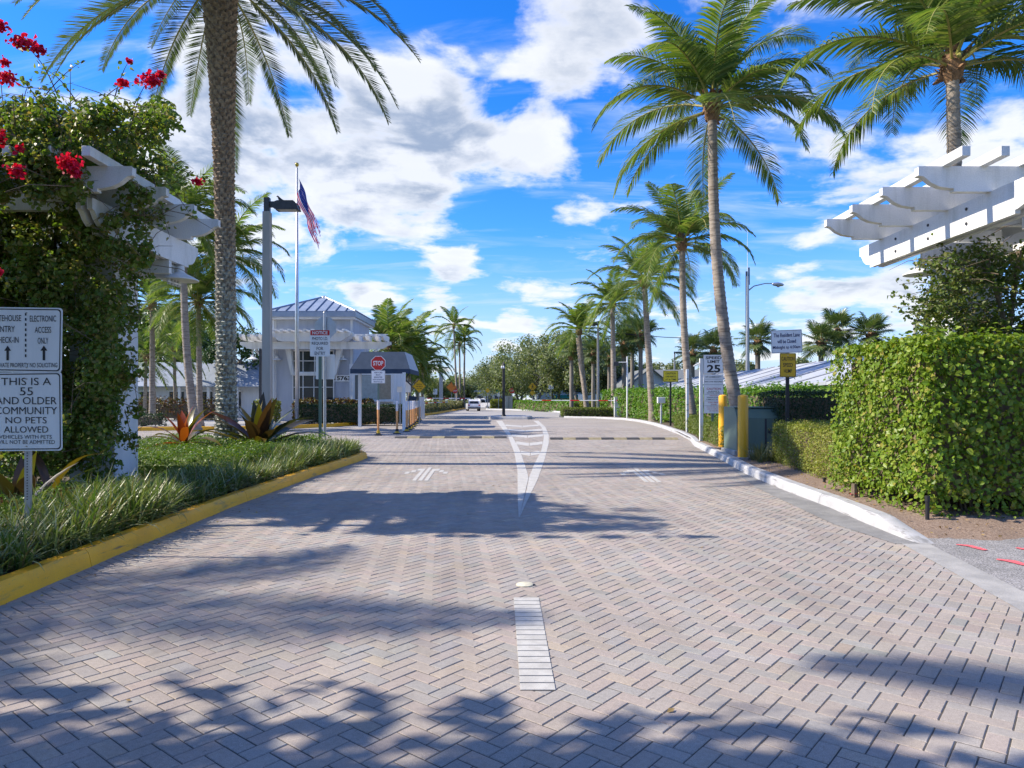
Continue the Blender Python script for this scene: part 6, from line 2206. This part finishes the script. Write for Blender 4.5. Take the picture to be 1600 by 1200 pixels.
gable_house('white_house', 'white house with grey shingle roof beyond the carport', (987 - 800) / F * 80, (987 - 800) / F * 80 + 4.2, 80, 100, CH + (HZ - 598) / F * 80, CH + (HZ - 574) / F * 80, 'stucco_white', 'roof_grey')
gable_house('lane_house', 'long white wing with grey roof behind the caution sign', 18.2, 26, 82, 96, 3.7, 5.4, 'stucco_white', 'roof_grey', 'x')

t = thing('apartment_block', 'pale two-storey block behind the parked cars', 'building', (9, 128, 0))
MB().span(4.6, 17, 128, 138, 0, 4.6).build('wall', M['stucco_white'], t, world_of=t)
MB().prism([(3.8, 4.6), (17.8, 4.6), (16.0, 5.7), (5.6, 5.7)], 'y', 127, 139).build('roof', M['roof_white'], t, world_of=t)
for i in range(6):
    x = 5.2 + i * 2.0
    w = MB().span(x, x + 1.4, 127.9, 127.98, 2.9, 4.1).build('window', M['glass_dark'], t, world_of=t)
    MB().span(x - .08, x + 1.48, 127.86, 127.895, 2.78, 2.9).build('sill', M['white_paint'], w, world_of=t)
MB().span(7.5, 13.5, 126.9, 127.85, 1.9, 2.5).build('canopy', M['teal'], t, world_of=t)

t = thing('clubhouse', 'long low white building with blue-grey roof behind the vine', 'building', (-30, 63, 0))
MB().span(-40, -20.5, 60, 66, 0, 2.9).build('wall', M['stucco_white'], t, world_of=t)
for i in range(5):
    z0, z1 = 2.75 + i * .42, 2.75 + (i + 1) * .42 + .03
    y0, y1 = 59.0 + i * .55, 59.0 + (i + 1) * .55
    MB().add([(-41, y0, z0), (-20, y0, z0), (-20, y1, z1), (-41, y1, z1), (-41, y0, z0 - .07), (-20, y0, z0 - .07)], [(0, 1, 2, 3), (4, 5, 1, 0)]).build('roof_course', M['roof_blue'], t, world_of=t)
for i in range(7):
    x = -38.5 + i * 2.4
    w = MB().span(x, x + 1.2, 59.93, 59.99, .2 if i % 2 else .9, 2.3).build('window' if i % 2 == 0 else 'door', M['glass_dark'], t, world_of=t)
    MB().span(x - .1, x + 1.3, 59.90, 59.925, 2.3, 2.42).build('lintel', M['white_paint'], w, world_of=t)
for i in range(8):
    MB().span(-39.8 + i * 2.4, -39.6 + i * 2.4, 59.1, 59.3, 0, 2.72).build('porch_post', M['white_paint'], t, world_of=t)
gable_house('annex', 'small pale annex left of the gatehouse with grey roof', -24.8, -18.6, 66, 72, 3.6, 5.0, 'stucco_grey', 'roof_blue', 'x')

t = thing('garage_row', 'low white garages at the far end of the road', 'building', (-7.5, 150, 0))
MB().span(-7.6, -2.0, 148, 160, 0, 3.2).build('wall', M['stucco_white'], t, world_of=t)
MB().span(-7.9, -1.8, 147.4, 160, 3.201, 3.6).build('roof', M['roof_white'], t, world_of=t)
for i in range(3):
    MB().span(-7.2 + i * 1.8, -6.0 + i * 1.8, 147.9, 147.98, 0, 2.5).build('garage_door', M['wall_dark'], t, world_of=t)


# ------------------------------------------------------------------ cars
def car(loc, rz, mat, label, kind='suv', group='parked cars'):
    t = thing('car', label, 'car', loc, group, rz)
    L, W, H = (4.7, 1.85, 1.68) if kind != 'pickup' else (5.6, 1.95, 1.85)
    h = L / 2
    low = [(-h, .35), (h, .35), (h + .02, .75), (h - .12, .95), (h - 1.15, 1.02), (-h + .1, 1.05), (-h - .02, .8)]
    MB().prism(low, 'y', -W / 2, W / 2).build('body', M[mat], t, bev=.08)
    if kind == 'suv':
        cab = [(-h + .12, 1.04), (h - 1.25, 1.03), (h - 2.0, H - .05), (h - 2.5, H), (-h + .55, H), (-h + .25, H - .2)]
    else:
        cab = [(-.5, 1.04), (h - 1.5, 1.03), (h - 2.2, H - .05), (h - 2.6, H), (-.1, H), (-.4, H - .2)]
    cb = MB().prism(cab, 'y', -W / 2 + .12, W / 2 - .12).build('cabin', M[mat], t, bev=.06)
    gl = [(c[0] * .93 + .02, 1.09 + (c[1] - 1.04) * .82) for c in cab]
    for y0, y1 in ((-W / 2 + .105, -W / 2 + .119), (W / 2 - .119, W / 2 - .105)):
        MB().prism(gl, 'y', y0, y1).build('side_window', M['glass_dark'], cb)
    xr = cab[-1][0]
    MB().add([(cab[0][0] - .012, -W / 2 + .3, 1.12), (cab[0][0] - .012, W / 2 - .3, 1.12), (xr - .015, W / 2 - .35, H - .25), (xr - .015, -W / 2 + .35, H - .25)], [(0, 1, 2, 3)]).build('rear_window', M['glass_dark'], cb)
    xf, xg = cab[1], cab[2]
    MB().add([(xf[0] - .05, -W / 2 + .25, 1.10), (xf[0] - .05, W / 2 - .25, 1.10), (xg[0] + .06, W / 2 - .3, H - .12), (xg[0] + .06, -W / 2 + .3, H - .12)], [(0, 1, 2, 3)]).build('windscreen', M['glass_dark'], cb)
    for x in (-h + .85, h - .9):
        for s in (-1, 1):
            w = MB().lathe([(.0, -.11), (.30, -.11), (.34, -.08), (.34, .08), (.30, .11), (0, .11)], n=16).build('wheel', M['tyre'], t, smooth=True, loc=(x, s * (W / 2 - .1), .34))
            w.rotation_euler = (R(90), 0, 0)
            MB().lathe([(.0, -.125), (.19, -.122), (.20, -.10)], n=12).build('rim', M['galv'], w)
            MB().lathe([(.20, .10), (.19, .122), (.0, .125)], n=12).build('rim', M['galv'], w)
    for s in (-1, 1):
        MB().box((-h - .015, s * (W / 2 - .18), .86), (.04, .24, .16)).build('tail_light', M['sign_red'], t)
        MB().box((h + .0, s * (W / 2 - .25), .78), (.06, .34, .14)).build('headlight', M['lamp_glass'], t)
    MB().box((-h - .02, 0, .48), (.08, W - .1, .16)).build('bumper', M['dark_metal'], t)
    return t


car((-5.7, 104, 0), R(97), 'car_white', 'white sport utility car driving away on the far road', group='cars on the far road')
car((-5.6, 128, 0), R(150), 'car_white', 'white pickup beyond the white car on the far road', 'pickup', group='cars on the far road')
for i, (x, m_, la) in enumerate(((836, 'car_white', 'white parked car behind the far hedge'), (853, 'car_dark', 'black parked car next to the white one'), (868, 'car_grey', 'grey parked car third in the row'), (884, 'car_blue', 'dark blue parked car right end of the row'))):
    car(((x - 800) / F * 112, 112, 0), R(80), m_, la)

# ------------------------------------------------------------------ far signs
post_sign('crossing_sign', 'yellow pedestrian crossing diamond beside the right kerb', 832, 636, 597, 106, [('d', 832, 604.5, 14, 14, 'sign_yellow', []), ('d', 832, 614, 10, 10, 'sign_yellow', [])])
k_ = 106 / F
w = bpy.data.objects['crossing_sign']
zz1 = CH + (HZ - 604.5) * k_
mb = MB()
mb.lathe([(0, -.06), (.06, -.03), (.06, .03), (0, .06)], c=(.02, -.02, zz1 + .30), n=8)
mb.tube([(0, -.02, zz1 + .22), (-.02, -.02, zz1 - .02)], [.06, .05], 6)
mb.tube([(-.02, -.02, zz1), (.12, -.02, zz1 - .15), (.10, -.02, zz1 - .33)], .03, 5)
mb.tube([(-.02, -.02, zz1), (-.08, -.02, zz1 - .16), (-.17, -.02, zz1 - .30)], .03, 5)
mb.tube([(0, -.02, zz1 + .18), (.15, -.02, zz1 + .05)], .022, 5)
mb.tube([(0, -.02, zz1 + .18), (-.13, -.02, zz1 + .04)], .022, 5)
mb.build('walker_symbol', M['ink'], w)
post_sign('crossing_sign', 'smaller yellow diamond sign left of the island post', 762, 634, 605, 119, [('d', 762, 610, 8, 8, 'sign_yellow', [])], w=.12)
post_sign('stop_sign', 'small far stop sign right of the island post', 800, 636, 606, 112, [('o', 800, 610.5, 8, 8, 'sign_red', [('STOP', 0, 5.5, 2.4, 'print_white')])], w=.12)
post_sign('stop_sign', 'small far stop sign under the orange diamond', 711, 636, 606, 119, [('o', 711, 610.5, 8, 8, 'sign_red', [('STOP', 0, 5.5, 2.4, 'print_white')])], w=.12)
post_sign('work_sign', 'orange diamond road sign beyond the barrier', 705.5, 634, 597, 112, [('d', 705.5, 605, 17, 17, 'sign_orange', [])])
post_sign('street_sign', 'green street name sign left of the island post', 779, 634, 608, 118, [('r', 778.5, 611, 7, 3.5, 'sign_green', []), ('r', 779, 617, 4, 5, 'sign_white', [])], w=.1)
post_sign('speed_sign', 'small white 25 sign among the far tree trunks', 861, 630, 602, 100, [('b', 861, 605, 8, 6, 'sign_white', [('25', 0, 5, 3.6, 'ink')])], w=.1)
post_sign('small_sign', 'small white sign beyond the visitor barrier', 680, 634, 607, 86, [('r', 680, 612, 6.5, 9, 'sign_white', [])])
t = thing('electric_cabinet', 'white utility cabinet behind the island post', 'cabinet', P(795, 0, 118).xy.to_3d())
MB().span(-.6, .6, -.4, .4, 0, 2.3).build('cabinet', M['galv'], t, bev=.03)
MB().span(-.03, .03, -.42, -.402, .2, 2.1).build('door_seam', M['dark_metal'], t)
t = thing('notice_board', 'white board behind the far hedge near the light pole', 'board', P(909, 0, 95).xy.to_3d())
MB().span(-.45, .45, -.04, .04, .9, 1.9 + .45).build('board', M['sign_white'], t)
MB().span(-.05, .05, .041, .1, 0, 2.2).build('post', M['galv'], t)

# ------------------------------------------------------------------ far hedges and trees
hedge('far_hedge', 'yellow-green hedge on the far right of the road', -3.6, 1.0, 119, 123, 0, 1.6, 'leaf_hedge_yellow', .3, 2600, 51, depth=.2, bulge=.15, faces='LFT')
hedge('far_hedge', 'bright hedge in front of the parked cars', -1.2, 1.2, -13, 13, 0, 1.5, 'leaf_bright', .26, 6500, 52, rotz=math.atan2(25, -7.2) - math.pi / 2, loc=(4.9, 98.5, 0), depth=.2, bulge=.12, faces='LFT')
hedge('far_hedge', 'yellow-green hedge right of the bright hedge behind the square hedge', 8.2, 17, 84, 87, 0, 1.5, 'leaf_hedge_yellow', .24, 4200, 56, depth=.2, bulge=.12, faces='LFT')
hedge('far_hedge', 'silvery low shrubs beyond the visitor barrier', -11.6, -8.9, 73, 130, 0, 1.3, 'leaf_pale_shrub', .30, 9000, 53, depth=.2, bulge=.2, faces='FTR')
hedge('far_hedge', 'green strip of hedge behind the silvery shrubs', -20, -12.5, 93, 95, 0, 1.5, 'leaf_bright', .26, 3200, 54, depth=.2, bulge=.15, faces='FTR')
hedge('far_hedge', 'dark low planting by the visitor lane end', -11.2, -9.0, 58, 61, .1, .95, 'leaf_hedge_dark', .14, 2600, 55, depth=.15, bulge=.12, faces='LFTR')
rg = random.Random(77)
oaks = [(905, 520, 98, 'oak tree behind the far palms'), (868, 515, 104, 'broad grey-green oak left of the far palms'), (838, 527, 112, 'oak tree right of the island post'), (812, 548, 120, 'smaller oak behind the island post'), (940, 530, 100, 'oak tree behind the light pole'),
        (975, 545, 104, 'oak tree behind the cabbage palms'), (788, 556, 135, 'low far oak at the end of the road'), (765, 585, 160, 'farthest low oak left of the island post'), (740, 588, 160, 'low oak behind the white pickup'), (720, 590, 150, 'low oak right of the thin palms'), (690, 592, 130, 'low oak behind the orange sign')]
for i, (x, y, Y, la) in enumerate(oaks):
    h = CH + (HZ - y) / F * Y
    tree('oak_tree', la, ((x - 800) / F * Y, Y, 0), h, max(4.6, h * (.60 if Y < 110 else .78)), h * .28, .38, 'leaf_oak', 9500, 100 + i, tr=.22, stems=2, group='oaks along the road', crown0=h * .22)
back = [(1035, 560, 110, 'tree top over the grey roof'), (1100, 565, 105, 'tree behind the speed limit board'), (1150, 560, 100, 'tree behind the nearest palm'), (1215, 565, 95, 'tree behind the resident lane sign'), (1260, 560, 92, 'tree left of the three cabbage palms'), (1330, 556, 90, 'tree between the three cabbage palms'), (1400, 553, 88, 'tree behind the tall hedge'),
        (250, 470, 75, 'tree behind the clubhouse left'), (200, 500, 80, 'tree hidden behind the vine')]
for i, (x, y, Y, la) in enumerate(back):
    h = CH + (HZ - y) / F * Y
    tree('broadleaf_tree', la, ((x - 800) / F * Y, Y, 0), h, max(4.5, h * .58), h * .25, .40, 'leaf_oak' if i < 7 else 'leaf_ficus', 6500, 130 + i, tr=.22, stems=1, group='trees in the background')
tree('broadleaf_tree', 'dark spreading tree behind the light pole', (P(385, 0, 62).x, 62, 0), P(0, 505, 62).z, 4.2, 4.2, .28, 'leaf_ficus', 5200, 141, tr=.25, stems=2, crown0=4.0)
tree('broadleaf_tree', 'dark spreading tree above the clubhouse roof', (P(280, 0, 66).x, 66, 0), P(0, 480, 66).z, 4.4, 4.5, .28, 'leaf_ficus', 5600, 142, tr=.25, stems=2, crown0=4.6)
tree('bright_tree', 'bright green bushy tree behind the awning', (P(636, 0, 70).x, 70, 0), P(0, 524, 70).z, 2.6, 2.0, .30, 'leaf_bright', 3600, 143, crown0=2.0)
fb = np.random.default_rng(5)
n = 9000
ang_ = fb.uniform(-46, 46, n)
dist = fb.uniform(190, 260, n)
zt = fb.random(n) ** 1.2 * (7.5 + 2.5 * np.sin(ang_ * .9) + 1.5 * np.sin(ang_ * 2.7))
pts = np.stack([np.sin(np.radians(ang_)) * dist, np.cos(np.radians(ang_)) * dist, zt], 1)
o = leaves('far_wood', pts, fb.normal(0, 1, (n, 3)) + np.array([-.4, -.4, .8]), 1.5 * fb.uniform(.6, 1.3, n), M['leaf_oak'], .7, None, fb)
tag(o, 'distant belt of trees along the horizon', 'wood', kind='stuff')

# ------------------------------------------------------------------ small things on the ground
q_ = G(1335, 776, .12)
strap_plant('red_petal', 'crumpled bright red petal scrap on the mulch beside the white kerb', q_, 5, .09, .06, ['bract'], 3, cat='litter', e0=70, e1=20, droop=(20, 60))
for x, y, la in ((1288, 757, 'short black irrigation riser under the yellow-green hedge'), (1449, 812, 'black stake at the corner of the tall hedge')):
    b = G(x, y, .1)
    h = .12 if x < 1400 else .30
    t = thing('irrigation_riser', la, 'irrigation riser', b)
    MB().lathe([(.024, -.05), (.024, h * .75), (.03, h * .76), (.03, h), (0, h + .004)], n=12).build('riser', M['black'], t, smooth=True)
mb_rng = np.random.default_rng(15)
n = 70
pts = np.stack([mb_rng.uniform(-3.6, 4.2, n), mb_rng.uniform(3.4, 18, n), np.full(n, .008)], 1)
pts[:40, 0] = -3.92 + mb_rng.exponential(.18, 40)
o = leaves('fallen_leaves', pts, mb_rng.normal(0, .25, (n, 3)) + np.array([0, 0, 1]), .05 * mb_rng.uniform(.5, 1.2, n), M['leaf_dry'], .55, None, mb_rng)
tag(o, 'scattered dry leaves on the pavers', 'leaves', kind='stuff')
n = 900
pts = np.stack([mb_rng.uniform(4.75, 8.0, n), mb_rng.uniform(8.2, 18, n), np.zeros(n)], 1)
pts[:, 2] = np.clip(-.03 + .15 * (pts[:, 1] - 8.05), 0, .12) + .02 * np.clip(pts[:, 0] - 5, 0, 3) + .016
ok = pts[:, 0] > np.interp(pts[:, 1], [p[1] for p in RK], [p[0] for p in RK]) + .22
pts = pts[ok]
o = leaves('leaf_litter', pts, mb_rng.normal(0, .4, (len(pts), 3)) + np.array([0, 0, 1]), .06 * mb_rng.uniform(.4, 1.2, len(pts)), M['leaf_dry'], .5, None, mb_rng)
tag(o, 'dry leaf and bark litter on the right bed', 'litter', kind='stuff')


def spray(label, pts, w):
    pts = [G(*p) for p in pts]
    line_ = dens_line(pts, .03)
    m_ = MB()
    rgs = random.Random(len(label))
    t = thing('spray_mark', label, 'paint mark', line_[0], 'red utility paint marks')
    vs, fs = [], []
    for i, p in enumerate(line_):
        ww = w * (.45 + .55 * math.sin(math.pi * (i + .6) / (len(line_) + .4))) * rgs.uniform(.8, 1.15)
        td = (line_[min(i + 1, len(line_) - 1)] - line_[max(i - 1, 0)]).normalized()
        nr = Vector((-td.y, td.x, 0))
        vs += [p - line_[0] + nr * ww / 2 + Vector((0, 0, .004)), p - line_[0] - nr * ww / 2 + Vector((0, 0, .004))]
    fs = [(2 * i, 2 * i + 2, 2 * i + 3, 2 * i + 1) for i in range(len(line_) - 1)]
    m_.add(vs, fs).build('stroke', M['spray_red'], t)


spray('upper red paint stroke on the side street asphalt', [(1494, 851), (1515, 853), (1540, 860)], .10)
spray('lower red paint stroke at the right edge of the asphalt', [(1557, 874), (1580, 877), (1606, 884)], .11)
spray('short red paint stroke at the right picture edge', [(1588, 856), (1612, 860)], .09)
